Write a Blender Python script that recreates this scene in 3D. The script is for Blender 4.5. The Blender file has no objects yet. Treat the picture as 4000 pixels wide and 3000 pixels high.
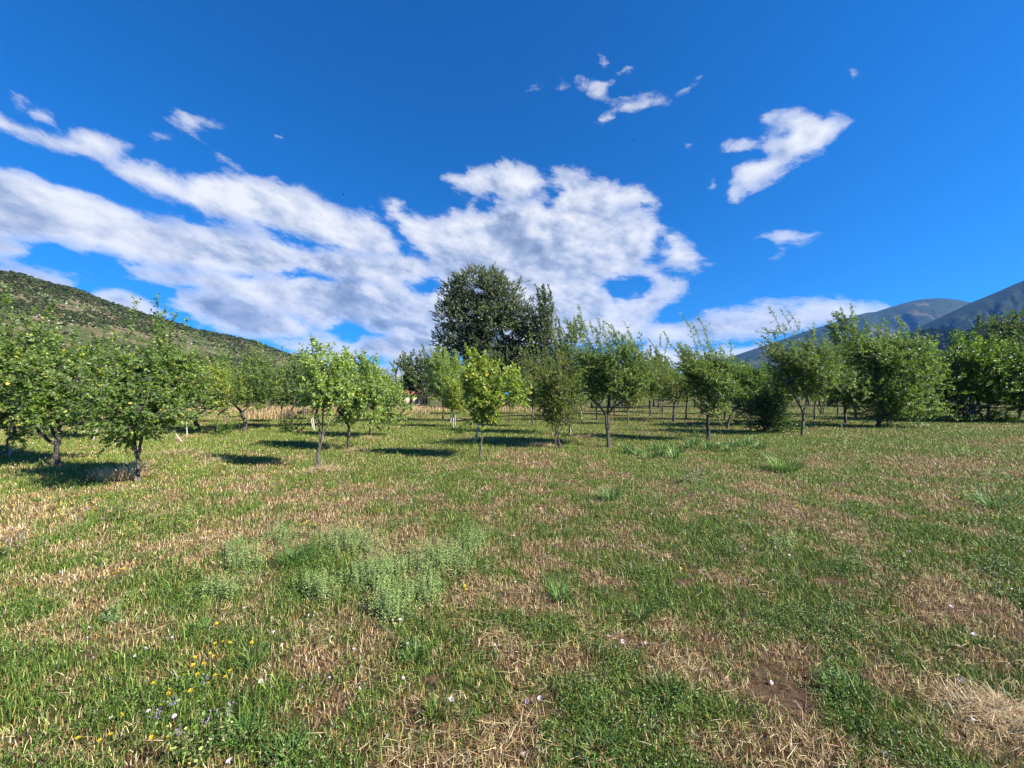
import bpy, math, random
import numpy as np
R = math.radians
sc = bpy.context.scene
COL = sc.collection

# ------------------------------------------------------------------ camera
CAM_H = 1.6
TILT = 1.525
FPX = 1503.0                      # focal length in photo pixels (4000 wide)
cam_d = bpy.data.cameras.new('camera')
cam = bpy.data.objects.new('camera', cam_d); COL.objects.link(cam)
cam_d.sensor_width = 36.0
cam_d.lens = 36.0*FPX/4000.0
cam_d.clip_start = 0.05; cam_d.clip_end = 40000
cam.location = (0, 0, CAM_H)
cam.rotation_euler = (R(90+TILT), 0, 0)
sc.camera = cam
ST, CT = math.sin(R(TILT)), math.cos(R(TILT))

def ray(px, py):
    u = (px-2000)/FPX; w = (1500-py)/FPX
    return np.array([u, CT-w*ST, ST+w*CT])
def ground(px, py, z=0.0):
    d = ray(px, py); t = (z-CAM_H)/d[2]
    return np.array([0, 0, CAM_H]) + d*t
def at(px, py, Y):
    d = ray(px, py); t = Y/d[1]
    return np.array([0, 0, CAM_H]) + d*t
def azel(px, py):
    d = ray(px, py); d = d/np.linalg.norm(d)
    return math.atan2(d[0], d[1]), math.asin(d[2])

# ------------------------------------------------------------------ world: sky and clouds
SUN_AZ, SUN_EL = R(114), R(36.5)
world = bpy.data.worlds.new('World'); sc.world = world
world.use_nodes = True
wt = world.node_tree; wt.nodes.clear()
class G:
    """tiny node-graph writer"""
    def __init__(s, t): s.t = t
    def n(s, ty, **kw):
        nd = s.t.nodes.new(ty)
        for k, v in kw.items(): setattr(nd, k, v)
        return nd
    def put(s, sock, v):
        if hasattr(v, 'is_output') or isinstance(v, bpy.types.NodeSocket): s.t.links.new(v, sock)
        else: sock.default_value = v
    def m(s, op, a, b=None, c=None, clamp=False):
        nd = s.n('ShaderNodeMath', operation=op, use_clamp=clamp)
        s.put(nd.inputs[0], a)
        if b is not None: s.put(nd.inputs[1], b)
        if c is not None: s.put(nd.inputs[2], c)
        return nd.outputs[0]
    def v(s, op, a, b=None, out=0):
        nd = s.n('ShaderNodeVectorMath', operation=op)
        s.put(nd.inputs[0], a)
        if b is not None: s.put(nd.inputs[1], b)
        return nd.outputs[out]
    def comb(s, x, y, z=0.0):
        nd = s.n('ShaderNodeCombineXYZ')
        s.put(nd.inputs[0], x); s.put(nd.inputs[1], y); s.put(nd.inputs[2], z)
        return nd.outputs[0]
    def sep(s, v):
        nd = s.n('ShaderNodeSeparateXYZ'); s.put(nd.inputs[0], v); return nd.outputs
    def noise(s, vec, scale, detail=4, rough=0.5, dist=0.0, col=False, dim='3D'):
        nd = s.n('ShaderNodeTexNoise', noise_dimensions=dim)
        s.put(nd.inputs['Vector'], vec); nd.inputs['Scale'].default_value = scale
        nd.inputs['Detail'].default_value = detail; nd.inputs['Roughness'].default_value = rough
        nd.inputs['Distortion'].default_value = dist
        return nd.outputs[1 if col else 0]
    def ss(s, x, a, b, o0=0.0, o1=1.0):
        nd = s.n('ShaderNodeMapRange', interpolation_type='SMOOTHSTEP')
        for i, q in enumerate((x, a, b, o0, o1)): s.put(nd.inputs[i], q)
        return nd.outputs[0]
    def mix(s, f, a, b):
        nd = s.n('ShaderNodeMix', data_type='RGBA')
        s.put(nd.inputs[0], f)
        s.put(nd.inputs[6], a if not isinstance(a, tuple) else (*a, 1)[:4])
        s.put(nd.inputs[7], b if not isinstance(b, tuple) else (*b, 1)[:4])
        return nd.outputs[2]
    def ramp(s, f, stops, interp='LINEAR'):
        nd = s.n('ShaderNodeValToRGB'); s.put(nd.inputs[0], f)
        nd.color_ramp.interpolation = interp
        el = nd.color_ramp.elements
        while len(el) < len(stops): el.new(0.5)
        for e, (p, c) in zip(el, stops): e.position = p; e.color = (*c, 1)
        return nd.outputs[0]

W = G(wt)
geo = W.n('ShaderNodeTexCoord').outputs['Generated']
sky = W.n('ShaderNodeTexSky', sky_type='NISHITA')
sky.sun_disc = False; sky.sun_elevation = SUN_EL; sky.sun_rotation = SUN_AZ
sky.altitude = 300; sky.air_density = 1.0; sky.dust_density = 0.1; sky.ozone_density = 2.0
sd = W.v('ADD', W.v('MULTIPLY', geo, (1, 1, 0.91)), (0, 0, 0.09)); W.put(sky.inputs[0], W.v('NORMALIZE', sd))
dx, dy, dz = W.sep(geo)
az = W.m('ARCTAN2', dx, dy)
el = W.m('ARCSINE', dz)
# cloud-layer coordinates (a flat layer overhead: streaks crowd together towards the horizon)
zz = W.m('ADD', W.m('MAXIMUM', dz, 0.0), 0.10)
pl = W.comb(W.m('DIVIDE', dx, zz), W.m('DIVIDE', dy, zz), 0.0)
rot = W.n('ShaderNodeMapping'); W.put(rot.inputs[0], pl)
rot.inputs['Rotation'].default_value = (0, 0, R(28)); rot.inputs['Scale'].default_value = (0.55, 1.25, 1)
plane = rot.outputs[0]
def slant(a, e):
    # bearings turned along the drift of the cloud streaks
    return W.comb(W.m('MULTIPLY', W.m('MULTIPLY_ADD', e, -0.22, a), 0.80), W.m('MULTIPLY', W.m('MULTIPLY_ADD', a, 0.22, e), 1.55), 0.0)
ang = slant(az, el)

def dens_field(dele=0.0, cheap=False):
    e2 = W.m('ADD', el, dele) if dele else el
    a2 = W.m('ADD', az, dele*0.9) if dele else az
    ang2 = slant(a2, e2)
    big = W.noise(ang2, 6.0, 2 if cheap else 4, 0.55, dim='2D')
    fine = W.noise(W.v('ADD', ang2, W.comb(W.m('MULTIPLY', big, 0.06), 0.0)), 13.0, 2 if cheap else 9, 0.70, dim='2D')
    pln = W.noise(plane, 2.2, 2 if cheap else 5, 0.6, dim='2D')
    s = W.m('ADD', W.m('MULTIPLY', big, 0.36), W.m('ADD', W.m('MULTIPLY', fine, 0.56), W.m('MULTIPLY', pln, 0.08)))
    return W.m('SUBTRACT', s, 0.5)

# warped position for the cloud outlines
wv = W.noise(ang, 12.0, 4, 0.65, 0.0, True, '2D')
wv = W.v('MULTIPLY', W.v('SUBTRACT', wv, (0.5, 0.5, 0.5)), (0.03, 0.022, 0))
wpos = W.v('ADD', W.comb(az, el, 1.0), wv)

S = 4000/2212
# outlines of the cloud bodies as bearings (x, y of the 2212-wide photograph)
THICK = [
 [(-60,225),(0,237),(40,262),(90,280),(140,292),(190,288),(240,298),(300,312),(270,325),(235,330),(255,345),(200,338),(130,328),(60,308),(0,290),(-60,275)],
 [(228,362),(280,350),(340,362),(400,392),(455,380),(520,376),(580,386),(640,403),(700,438),(750,470),(800,462),(850,500),(880,560),(800,560),(730,540),(660,520),(590,497),(520,482),(440,464),(380,437),(330,410),(270,380)],
 [(-60,350),(0,365),(60,375),(110,398),(160,398),(200,420),(260,435),(310,465),(370,478),(430,488),(520,500),(600,515),(680,535),(780,550),(900,540),(960,570),(960,640),(880,640),(800,620),(700,602),(620,592),(560,598),(480,594),(400,578),(330,576),(270,562),(215,537),(160,542),(170,520),(100,514),(40,516),(0,520),(-60,525)],
 [(240,594),(300,578),(380,588),(480,590),(600,588),(700,598),(820,600),(900,600),(1000,600),(1000,720),(930,735),(880,735),(820,722),(760,706),(690,715),(640,700),(560,668),(480,645),(420,617),(340,615),(270,607)],
 [(345,650),(380,622),(440,620),(500,630),(560,638),(620,664),(650,685),(690,700),(660,732),(560,735),(480,717),(420,692),(370,670)],
 [(-60,575),(0,578),(40,578),(100,588),(150,606),(165,632),(0,650),(-60,650)],
 [(200,632),(240,622),(290,630),(330,652),(370,690),(300,700),(230,668)],
 [(-60,505),(0,510),(60,538),(40,552),(-60,560)],
 [(830,450),(850,428),(880,436),(868,455),(900,465),(940,480),(975,470),(985,453),(1000,468),(1020,440),(1035,458),(1080,445),(1130,440),(1180,425),(1200,405),(1193,385),(1210,366),(1255,370),(1270,385),(1300,390),(1350,405),(1370,396),(1410,423),(1427,442),(1380,447),(1340,446),(1380,456),(1420,462),(1430,475),(1460,490),(1445,500),(1422,508),(1410,530),(1405,552),(1390,568),(1440,560),(1428,540),(1446,525),(1440,500),(1470,503),(1482,525),(1505,540),(1512,555),(1545,567),(1500,582),(1450,580),(1415,586),(1440,598),(1482,600),(1480,622),(1450,650),(1430,668),(1400,702),(1380,730),(1150,760),(950,760),(940,600),(900,540),(850,490)],
 [(962,385),(1000,380),(1020,360),(1090,350),(1130,368),(1178,385),(1188,397),(1150,412),(1130,442),(1090,440),(1070,422),(1020,418),(990,417)],
 [(1390,715),(1420,700),(1470,698),(1500,684),(1540,670),(1600,670),(1650,658),(1700,666),(1760,648),(1820,648),(1850,656),(1930,660),(1930,690),(1800,706),(1750,722),(1660,732),(1560,738),(1480,744),(1400,744)],
 [(700,727),(780,737),(850,705),(930,698),(960,745),(970,795),(900,800),(820,775),(760,785),(700,772),(640,768),(600,745)],
 [(600,772),(700,776),(800,788),(900,800),(990,800),(990,840),(580,840)],
 [(1390,752),(1560,752),(1700,740),(1770,758),(1700,785),(1560,800),(1400,800)],
 [(1652,265),(1690,250),(1720,236),(1750,243),(1770,256),(1800,246),(1830,256),(1812,287),(1792,302),(1787,318),(1740,338),(1702,358),(1672,378),(1642,398),(1610,412),(1588,424),(1576,412),(1598,380),(1596,360),(1640,348),(1668,334),(1648,320),(1690,303),(1706,285),(1690,282),(1668,279)],
]
HOLES = [
 [(1308,615),(1350,600),(1395,602),(1408,620),(1370,634),(1330,640)],
 [(880,612),(935,606),(948,622),(915,630)],
 [(1180,440),(1196,408),(1204,412),(1196,430)],
]
THIN = [   # wisps: x, y, long and short radius, clockwise tilt
 (95,250,34,20,20),(38,214,28,13,20),(345,295,66,15,4),(435,266,76,20,10),(490,345,60,14,35),
 (1150,190,28,9,-10),(1215,185,18,14,0),(1285,178,56,12,0),(1350,156,22,11,-20),(1385,215,72,22,-10),(1465,208,46,11,-30),(1305,260,24,12,-20),
 (1290,200,30,8,0),(1300,130,14,11,30),(1508,172,18,9,-35),
 (1588,313,40,19,-14),(1490,316,26,9,0),(1540,402,15,16,30),(1507,370,24,7,0),(1845,162,13,12,0),(1592,428,26,10,-14),
 (1700,514,46,13,0),(1742,514,30,9,-20),(1687,555,20,7,-12),(1665,236,18,7,-20),(600,302,16,8,10),(860,432,18,10,20),(330,345,30,8,30),(180,590,40,12,20),
]
def poly_sd(X, Y, P):
    P = np.array(P, float); Q = np.roll(P, -1, 0)
    d = np.full(X.shape, 1e9); ins = np.zeros(X.shape, bool)
    for (x0, y0), (x1, y1) in zip(P, Q):
        ex, ey = x1-x0, y1-y0
        t = np.clip(((X-x0)*ex+(Y-y0)*ey)/(ex*ex+ey*ey), 0, 1)
        d = np.minimum(d, np.hypot(X-x0-t*ex, Y-y0-t*ey))
        c = ((y0 > Y) != (y1 > Y)) & (X < ex*(Y-y0)/(ey if ey else 1e-9)+x0)
        ins ^= c
    return np.where(ins, d, -d)
NR, NC, NU = 60, 200, 24
AZ0, AZ1, EL0, EL1 = R(-58), R(58), R(0.0), R(46.0)
ROWP = 0.85
def cover_table():
    a = np.linspace(AZ0, AZ1, NC); t = np.linspace(0, 1, NR); e = EL0+(EL1-EL0)*t**(1/ROWP)
    A, E = np.meshgrid(a, e)
    x = np.sin(A)*np.cos(E); y = np.cos(A)*np.cos(E); z = np.sin(E)
    yy = y*CT+z*ST; ww = -y*ST+z*CT
    X = (2000+FPX*x/yy)/S; Y = (1500-FPX*ww/yy)/S
    def body(X, Y):
        sd = np.full(X.shape, -1e9)
        for P in THICK: sd = np.maximum(sd, poly_sd(X, Y, P)+9)
        for P in HOLES: sd = np.minimum(sd, -1.2*poly_sd(X, Y, P))
        return sd
    sd = body(X, Y)
    # how much cloud lies sunwards (up and to the right) of each bearing: undersides get the grey
    aU = np.linspace(AZ0, AZ1, NC//2); tU = np.linspace(0, 1, NU); eU = EL0+(EL1-EL0)*tU**(1/ROWP)
    AU, EU = np.meshgrid(aU, eU)
    xu = np.sin(AU)*np.cos(EU); yu = np.cos(AU)*np.cos(EU); zu = np.sin(EU)
    yyu = yu*CT+zu*ST; wwu = -yu*ST+zu*CT
    XU = (2000+FPX*xu/yyu)/S; YU = (1500-FPX*wwu/yyu)/S
    under = 0
    for k in range(1, 11): under = under+np.clip(0.5+body(XU+k*4.5, YU-k*9.0)/30, 0, 1)/10
    for (cx, cy, rx, ry, an) in THIN:
        c, s_ = math.cos(R(an)), math.sin(R(an))
        u = ((X-cx)*c+(Y-cy)*s_)/rx; v = (-(X-cx)*s_+(Y-cy)*c)/ry
        k = (1-np.hypot(u, v))*max(ry, 13)*1.5
        sd = np.maximum(sd, np.clip(k, -1e9, 13))
    return np.clip(0.5+sd/100.0, 0, 1), np.clip(under, 0, 1)
COVER, UNDER = cover_table()
wx, wy, _ = W.sep(wpos)
cu = W.m('DIVIDE', W.m('SUBTRACT', wx, AZ0), AZ1-AZ0, clamp=True)
ct = W.m('MULTIPLY', W.m('POWER', W.m('DIVIDE', W.m('SUBTRACT', wy, EL0), EL1-EL0, clamp=True), ROWP), float(NR-1))
cuv = W.comb(cu, cu, cu); ctv = W.comb(ct, ct, ct)
def table(TAB, tv):
    """a table of bearings read back with curve nodes, three rows to a node"""
    nr, nc = TAB.shape; acc = None
    for j in range(nr//3):
        cv = W.n('ShaderNodeRGBCurve'); W.put(cv.inputs[1], cuv if acc is None else W.v('ADD', cuv, W.v('MULTIPLY', acc, (1e-8,)*3)))
        for ch in range(3):
            row = TAB[3*j+ch]; pts = cv.mapping.curves[ch].points
            keep = [0]+[i for i in range(1, nc-1) if not (row[i-1] == row[i] == row[i+1])]+[nc-1]
            pts[0].location = (0, row[0]); pts[1].location = (1, row[-1])
            for i in keep[1:-1]: pts.new(i/(nc-1), row[i])
            for p in pts: p.handle_type = 'VECTOR'
        cv.mapping.update()
        w = W.v('MAXIMUM', W.v('SUBTRACT', (1, 1, 1), W.v('ABSOLUTE', W.v('SUBTRACT', tv, (3*j, 3*j+1, 3*j+2)))), (0, 0, 0))
        d = W.v('DOT_PRODUCT', w, cv.outputs[0], out=1)
        acc = d if acc is None else W.m('ADD', acc, d)
    return acc
cover = table(COVER, ctv)
cu2 = W.m('MULTIPLY', ct, (NU-1)/(NR-1)); under = table(UNDER, W.comb(cu2, cu2, cu2))
front = W.ss(dy, 0.0, 0.15)
nz = dens_field()
thick = W.m('MULTIPLY', W.m('ADD', W.m('SUBTRACT', cover, 0.5), W.m('MULTIPLY', nz, 1.05)), front)
alpha = W.m('MULTIPLY', W.ss(thick, -0.02, 0.16), W.ss(W.m('ADD', cover, W.m('MULTIPLY', nz, 0.6)), 0.55, 0.84, 0.50, 1.0))
# light: sunlit tops against grey undersides: relief of the cloud towards the sun, grey where the layer is deep
def relief_noise(off):
    p = W.v('ADD', ang, (off*0.9, off*1.6, 0)) if off else ang
    return W.m('ADD', W.noise(p, 6.5, 6, 0.56, dim='2D'), W.m('MULTIPLY', W.noise(p, 20.0, 4, 0.6, dim='2D'), 0.25))
relief = W.m('MULTIPLY', W.m('SUBTRACT', relief_noise(0), relief_noise(0.022)), 2.1)
deep = W.ss(thick, 0.05, 0.42)
grey = W.ss(W.noise(ang, 4.2, 4, 0.52, dim='2D'), 0.40, 0.66)
shade = W.m('ADD', W.m('SUBTRACT', 0.97, W.m('MULTIPLY', deep, W.m('ADD', W.m('MULTIPLY', W.m('MULTIPLY', under, W.m('ADD', under, W.m('MULTIPLY', nz, 1.5))), 0.42), W.m('MULTIPLY', grey, 0.26)))), relief, clamp=True)
low = W.ss(el, 0.02, 0.30)
ccol = W.ramp(shade, [(0.0, (0.26,0.34,0.50)), (0.35, (0.44,0.53,0.70)), (0.65, (0.72,0.77,0.88)), (1.0, (0.97,0.98,1.0))])
hs = W.n('ShaderNodeHueSaturation'); W.put(hs.inputs['Color'], sky.outputs[0])
hs.inputs['Saturation'].default_value = 1.3; hs.inputs['Value'].default_value = 1.0
tint = W.n('ShaderNodeMix', data_type='RGBA', blend_type='MULTIPLY'); tint.inputs[0].default_value = 1.0
W.put(tint.inputs[6], hs.outputs[0]); tint.inputs[7].default_value = (0.20, 0.92, 1.36, 1)
bg_sky = W.n('ShaderNodeBackground'); W.put(bg_sky.inputs[0], tint.outputs[2]); bg_sky.inputs[1].default_value = 0.055
bg_cl = W.n('ShaderNodeBackground'); W.put(bg_cl.inputs[0], ccol); bg_cl.inputs[1].default_value = 0.39
mx = W.n('ShaderNodeMixShader'); W.put(mx.inputs[0], alpha)
wt.links.new(bg_sky.outputs[0], mx.inputs[1]); wt.links.new(bg_cl.outputs[0], mx.inputs[2])
wo = W.n('ShaderNodeOutputWorld'); wt.links.new(mx.outputs[0], wo.inputs[0])
world.cycles.sampling_method = 'MANUAL'; world.cycles.sample_map_resolution = 512

# ------------------------------------------------------------------ sun
sun_d = bpy.data.lights.new('sun', 'SUN'); sun_d.energy = 5.0; sun_d.angle = R(0.53); sun_d.color = (1.0, 0.93, 0.82)
sun = bpy.data.objects.new('sun', sun_d); COL.objects.link(sun)
sun.rotation_euler = (R(90)-SUN_EL, 0, math.pi-SUN_AZ)     # shines from bearing SUN_AZ (clockwise from +Y)
sun.location = (60, -30, 60)

# ------------------------------------------------------------------ exposure
sc.view_settings.view_transform = 'Standard'; sc.view_settings.look = 'None'
sc.view_settings.exposure = 1.35; sc.view_settings.gamma = 1.0
sc.cycles.max_bounces = 6; sc.cycles.diffuse_bounces = 3; sc.cycles.glossy_bounces = 2
sc.cycles.transmission_bounces = 4; sc.cycles.transparent_max_bounces = 6

# ------------------------------------------------------------------ helpers
def tag(o, label=None, cat=None, group=None, kind=None):
    if label: o['label'] = label
    if cat: o['category'] = cat
    if group: o['group'] = group
    if kind: o['kind'] = kind
    return o
def empty(name, loc, rz=0.0):
    o = bpy.data.objects.new(name, None); COL.objects.link(o)
    o.location = loc; o.rotation_euler = (0, 0, rz); o.empty_display_size = 0.1
    return o
def mesh_np(name, V, polys, mats, parent=None, attrs=None, smooth=False, midx=None, loc=None):
    """one mesh object from numpy arrays; polys: list of (F, k) index arrays"""
    me = bpy.data.meshes.new(name)
    V = np.asarray(V, np.float32)
    polys = [np.asarray(p, np.int32) for p in polys if len(p)]
    tot = np.concatenate([np.full(len(p), p.shape[1], np.int32) for p in polys])
    loops = np.concatenate([p.ravel() for p in polys])
    me.vertices.add(len(V)); me.vertices.foreach_set('co', V.ravel())
    me.loops.add(len(loops)); me.loops.foreach_set('vertex_index', loops)
    me.polygons.add(len(tot))
    start = np.zeros(len(tot), np.int32); start[1:] = np.cumsum(tot)[:-1]
    me.polygons.foreach_set('loop_start', start); me.polygons.foreach_set('loop_total', tot)
    for m in mats: me.materials.append(m)
    if midx is not None: me.polygons.foreach_set('material_index', np.asarray(midx, np.int32))
    if smooth: me.polygons.foreach_set('use_smooth', np.ones(len(tot), bool))
    for k, a in (attrs or {}).items():
        a = np.asarray(a, np.float32)
        if a.ndim == 1:
            at_ = me.attributes.new(k, 'FLOAT', 'POINT'); at_.data.foreach_set('value', a)
        else:
            if a.shape[1] == 3: a = np.concatenate([a, np.ones((len(a), 1), np.float32)], 1)
            at_ = me.attributes.new(k, 'FLOAT_COLOR', 'POINT'); at_.data.foreach_set('color', a.ravel())
    me.update(); me.validate()
    o = bpy.data.objects.new(name, me); COL.objects.link(o)
    if parent is not None: o.parent = parent
    if loc is not None: o.location = loc
    return o
def copy_tree(o, parent=None):
    c = o.copy(); COL.objects.link(c)
    if parent is not None: c.parent = parent
    for ch in list(o.children): copy_tree(ch, c)
    return c

def _h(ix, iy, seed):
    n = (ix.astype(np.int64)*374761393 + iy.astype(np.int64)*668265263 + seed*974711) & 0x7fffffff
    n = ((n ^ (n >> 13))*1274126177) & 0x7fffffff
    return ((n ^ (n >> 16)) & 0xffff)/65535.0
def vnoise(x, y, seed=0):
    ix = np.floor(x); iy = np.floor(y); fx = x-ix; fy = y-iy
    fx = fx*fx*(3-2*fx); fy = fy*fy*(3-2*fy)
    a = _h(ix, iy, seed); b = _h(ix+1, iy, seed); c = _h(ix, iy+1, seed); d = _h(ix+1, iy+1, seed)
    return a+(b-a)*fx+(c-a)*fy+(a-b-c+d)*fx*fy
def fbm(x, y, oct=4, seed=0, gain=0.5):
    s = 0; a = 1; t = 0
    for i in range(oct):
        s = s+a*vnoise(x*2**i+i*17.3, y*2**i-i*9.1, seed+i); t += a; a *= gain
    return s/t
def unit(v): return v/np.maximum(np.linalg.norm(v, axis=-1, keepdims=True), 1e-9)

class NM:
    """node material with a Principled shader"""
    def __init__(s, name):
        s.m = bpy.data.materials.new(name); s.m.use_nodes = True
        s.t = s.m.node_tree; s.t.nodes.clear(); s.g = G(s.t)
        s.out = s.t.nodes.new('ShaderNodeOutputMaterial'); s.p = s.t.nodes.new('ShaderNodeBsdfPrincipled')
        s.t.links.new(s.p.outputs[0], s.out.inputs[0])
    def set(s, k, v): s.g.put(s.p.inputs[k], v if not (isinstance(v, tuple) and len(v) == 3) else (*v, 1))
    def attr(s, n, o='Fac'):
        a = s.t.nodes.new('ShaderNodeAttribute'); a.attribute_name = n; return a.outputs[o]
    def obj(s): return s.t.nodes.new('ShaderNodeTexCoord').outputs['Object']
    def pos(s): return s.t.nodes.new('ShaderNodeNewGeometry').outputs['Position']
    def bump(s, h, strength, dist):
        b = s.t.nodes.new('ShaderNodeBump'); b.inputs['Strength'].default_value = strength; b.inputs['Distance'].default_value = dist
        s.g.put(b.inputs['Height'], h); s.t.links.new(b.outputs[0], s.p.inputs['Normal'])
    def translucent(s, col, fac):
        tr = s.t.nodes.new('ShaderNodeBsdfTranslucent'); s.g.put(tr.inputs[0], col)
        mx = s.t.nodes.new('ShaderNodeMixShader'); mx.inputs[0].default_value = fac
        s.t.links.new(s.p.outputs[0], mx.inputs[1]); s.t.links.new(tr.outputs[0], mx.inputs[2])
        s.t.links.new(mx.outputs[0], s.out.inputs[0])

LK = np.array([1.72, 1.56, 1.1])
def leaf_mat(name, cols, under=(0.17, 0.22, 0.13), rough=0.42, tr=0.42, spec=0.5):
    n = NM(name); g = n.g
    tone = n.attr('tone')
    cols = [tuple(np.array(q)*LK) for q in cols]
    c = g.ramp(tone, [(0.0, cols[0]), (0.4, cols[1]), (0.78, cols[2]), (1.0, cols[3])])
    bf = n.t.nodes.new('ShaderNodeNewGeometry').outputs['Backfacing']
    base = g.mix(g.m('MULTIPLY', bf, 0.7), c, under)
    n.set('Base Color', base); n.set('Roughness', rough); n.p.inputs['Specular IOR Level'].default_value = spec
    tc = n.t.nodes.new('ShaderNodeMix'); tc.data_type = 'RGBA'; tc.blend_type = 'MULTIPLY'; tc.inputs[0].default_value = 1
    g.put(tc.inputs[6], c); tc.inputs[7].default_value = (1.7, 1.75, 0.7, 1)
    n.translucent(tc.outputs[2], tr)
    return n.m
LEAF = {
 'apple':  leaf_mat('apple_leaf', [(0.035,0.075,0.016),(0.075,0.14,0.028),(0.14,0.22,0.055),(0.30,0.29,0.06)]),
 'pale':   leaf_mat('pale_leaf', [(0.055,0.11,0.03),(0.12,0.20,0.055),(0.21,0.29,0.10),(0.32,0.33,0.09)], (0.26,0.31,0.19)),
 'yellow': leaf_mat('yellow_leaf', [(0.055,0.10,0.016),(0.12,0.185,0.034),(0.22,0.275,0.065),(0.38,0.34,0.075)], (0.26,0.30,0.13)),
 'narrow': leaf_mat('narrow_leaf', [(0.035,0.075,0.022),(0.07,0.125,0.035),(0.13,0.19,0.07),(0.22,0.24,0.08)], (0.19,0.23,0.16)),
 'olive':  leaf_mat('olive_leaf', [(0.04,0.07,0.012),(0.08,0.12,0.02),(0.13,0.17,0.035),(0.22,0.20,0.04)]),
 'broad':  leaf_mat('broad_leaf', [(0.020,0.048,0.011),(0.040,0.088,0.020),(0.085,0.15,0.034),(0.19,0.25,0.06)], (0.12,0.17,0.08), 0.36),
 'dark':   leaf_mat('dark_leaf', [(0.020,0.045,0.014),(0.038,0.075,0.023),(0.07,0.11,0.04),(0.11,0.15,0.06)]),
 'oak':    leaf_mat('oak_leaf', [(0.026,0.050,0.020),(0.050,0.085,0.036),(0.095,0.135,0.068),(0.17,0.205,0.12)], (0.14,0.17,0.12), 0.38, 0.2, 0.6),
}
def bark_mat(name, a, b, sc_=14):
    n = NM(name); g = n.g
    o = n.obj(); m = n.t.nodes.new('ShaderNodeMapping'); g.put(m.inputs[0], o); m.inputs['Scale'].default_value = (1, 1, 0.35)
    f = g.noise(m.outputs[0], sc_*2, 6, 0.65)
    n.set('Base Color', g.ramp(f, [(0.3, a), (0.52, tuple((p+q)/2 for p, q in zip(a, b))), (0.7, b)]))
    n.set('Roughness', 0.85); n.bump(f, 0.9, 0.02)
    return n.m
BARK = {'grey': bark_mat('grey_bark', (0.035,0.028,0.022), (0.19,0.165,0.135)),
        'dark': bark_mat('dark_bark', (0.025,0.02,0.016), (0.12,0.10,0.08)),
        'brown': bark_mat('brown_bark', (0.05,0.036,0.025), (0.20,0.15,0.11))}
WOODM = bark_mat('weathered_stake_wood', (0.30,0.26,0.21), (0.58,0.53,0.46), 9)

# ------------------------------------------------------------------ ground cover fields
_rg = np.random.default_rng(5)
PATCH = []          # x, y, rx, ry, change of greenness
def patch(px, py, rx, ry, d):
    g = ground(px*S, py*S); D = math.hypot(*g[:2])
    mx = rx*S/FPX*g[1]; my = abs(ground(px*S, (py-ry)*S)[1]-ground(px*S, (py+ry)*S)[1])/2
    PATCH.append((g[0], g[1], mx, my, d))
for p in [ # greener ground
 (80,1430,120,45,.55),(270,1560,200,80,.6),(470,1450,95,50,.75),(30,1190,50,50,.6),(1250,1545,130,55,.45),(1460,1530,120,50,.45),(1010,1370,110,60,.35),
 (800,1240,260,80,.45),(640,1230,90,40,.6),(1500,1170,260,60,.4),(2000,1150,260,70,.45),(2150,1440,90,60,.5),(1750,1570,160,60,.35),(330,1260,90,25,.4),
 (250,1130,120,30,.35),(1230,1290,80,40,.5),(1420,1030,160,40,.35),(400,960,300,30,.3),(1000,930,400,30,.45),(1900,1080,220,40,.3),(1600,950,250,22,.4),(2050,930,200,18,.2),
 (1850,1250,170,50,.4),(1500,1320,80,40,.35),(620,1350,70,30,.35),(1400,1200,100,40,.3),(900,1030,280,22,.3),
 # drier ground
 (660,1130,200,38,-.6),(150,1250,140,45,-.5),(450,1370,200,38,-.35),(300,1330,150,40,-.35),(760,1530,190,60,-.45),(850,1400,170,50,-.3),(1340,1340,130,45,-.45),(1150,1450,160,40,-.3),
 (1080,1560,120,60,-.35),(1250,1180,110,30,-.3),(1650,1410,230,50,-.45),(1950,1290,200,30,-.5),(2120,1530,110,40,-.7),(60,1620,90,30,-.6),(1200,1040,150,25,-.35),(1700,1050,200,28,-.35),
 (2000,1000,200,22,-.5),(300,1080,260,22,-.25),(820,1060,120,16,-.3),(1600,1100,120,20,-.3),(1560,1600,180,40,-.3),(1400,1590,120,40,-.25),(650,1000,120,12,-.3),(1150,1000,160,14,-.35),(2150,960,160,12,-.3)]:
    patch(*p)
BARE = []
for (px, py, rx, ry) in [(1690,1500,95,48),(1660,1450,40,18),(1780,1262,60,10),(2110,1330,90,14),(1380,1385,50,10),(1200,1540,40,14),(940,1470,36,14),(1480,1260,30,9),(1170,1390,20,10),(700,1540,40,12),(1890,1430,40,12),(180,1410,40,12)]:
    g = ground(px*S, py*S); BARE.append((g[0], g[1], rx*S/FPX*g[1], abs(ground(px*S, (py-ry)*S)[1]-ground(px*S, (py+ry)*S)[1])/2))
def green(x, y):
    g = 0.52+0.45*(fbm(x*0.33, y*0.33, 3, 3)-0.5)+1.15*(fbm(x*1.5+40, y*1.5, 4, 11)-0.5)+1.7*(fbm(x*5.5, y*5.5, 3, 23)-0.5)
    for (cx, cy, rx, ry, d) in PATCH:
        q = ((x-cx)/rx)**2+((y-cy)/ry)**2
        g = g+0.52*d*np.exp(-q*1.1)
    g = g+0.12*np.clip((y-6)/6, 0, 1)
    return np.clip(g, 0, 1)
def bare(x, y):
    b = np.zeros_like(x)
    w = 0.45*(fbm(x*6, y*6, 3, 77)-0.5)*2
    for (cx, cy, rx, ry) in BARE:
        q = np.sqrt(((x-cx)/rx)**2+((y-cy)/ry)**2)+w
        b = np.maximum(b, np.clip(1.5-q*1.25, 0, 1))
    return b
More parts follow.
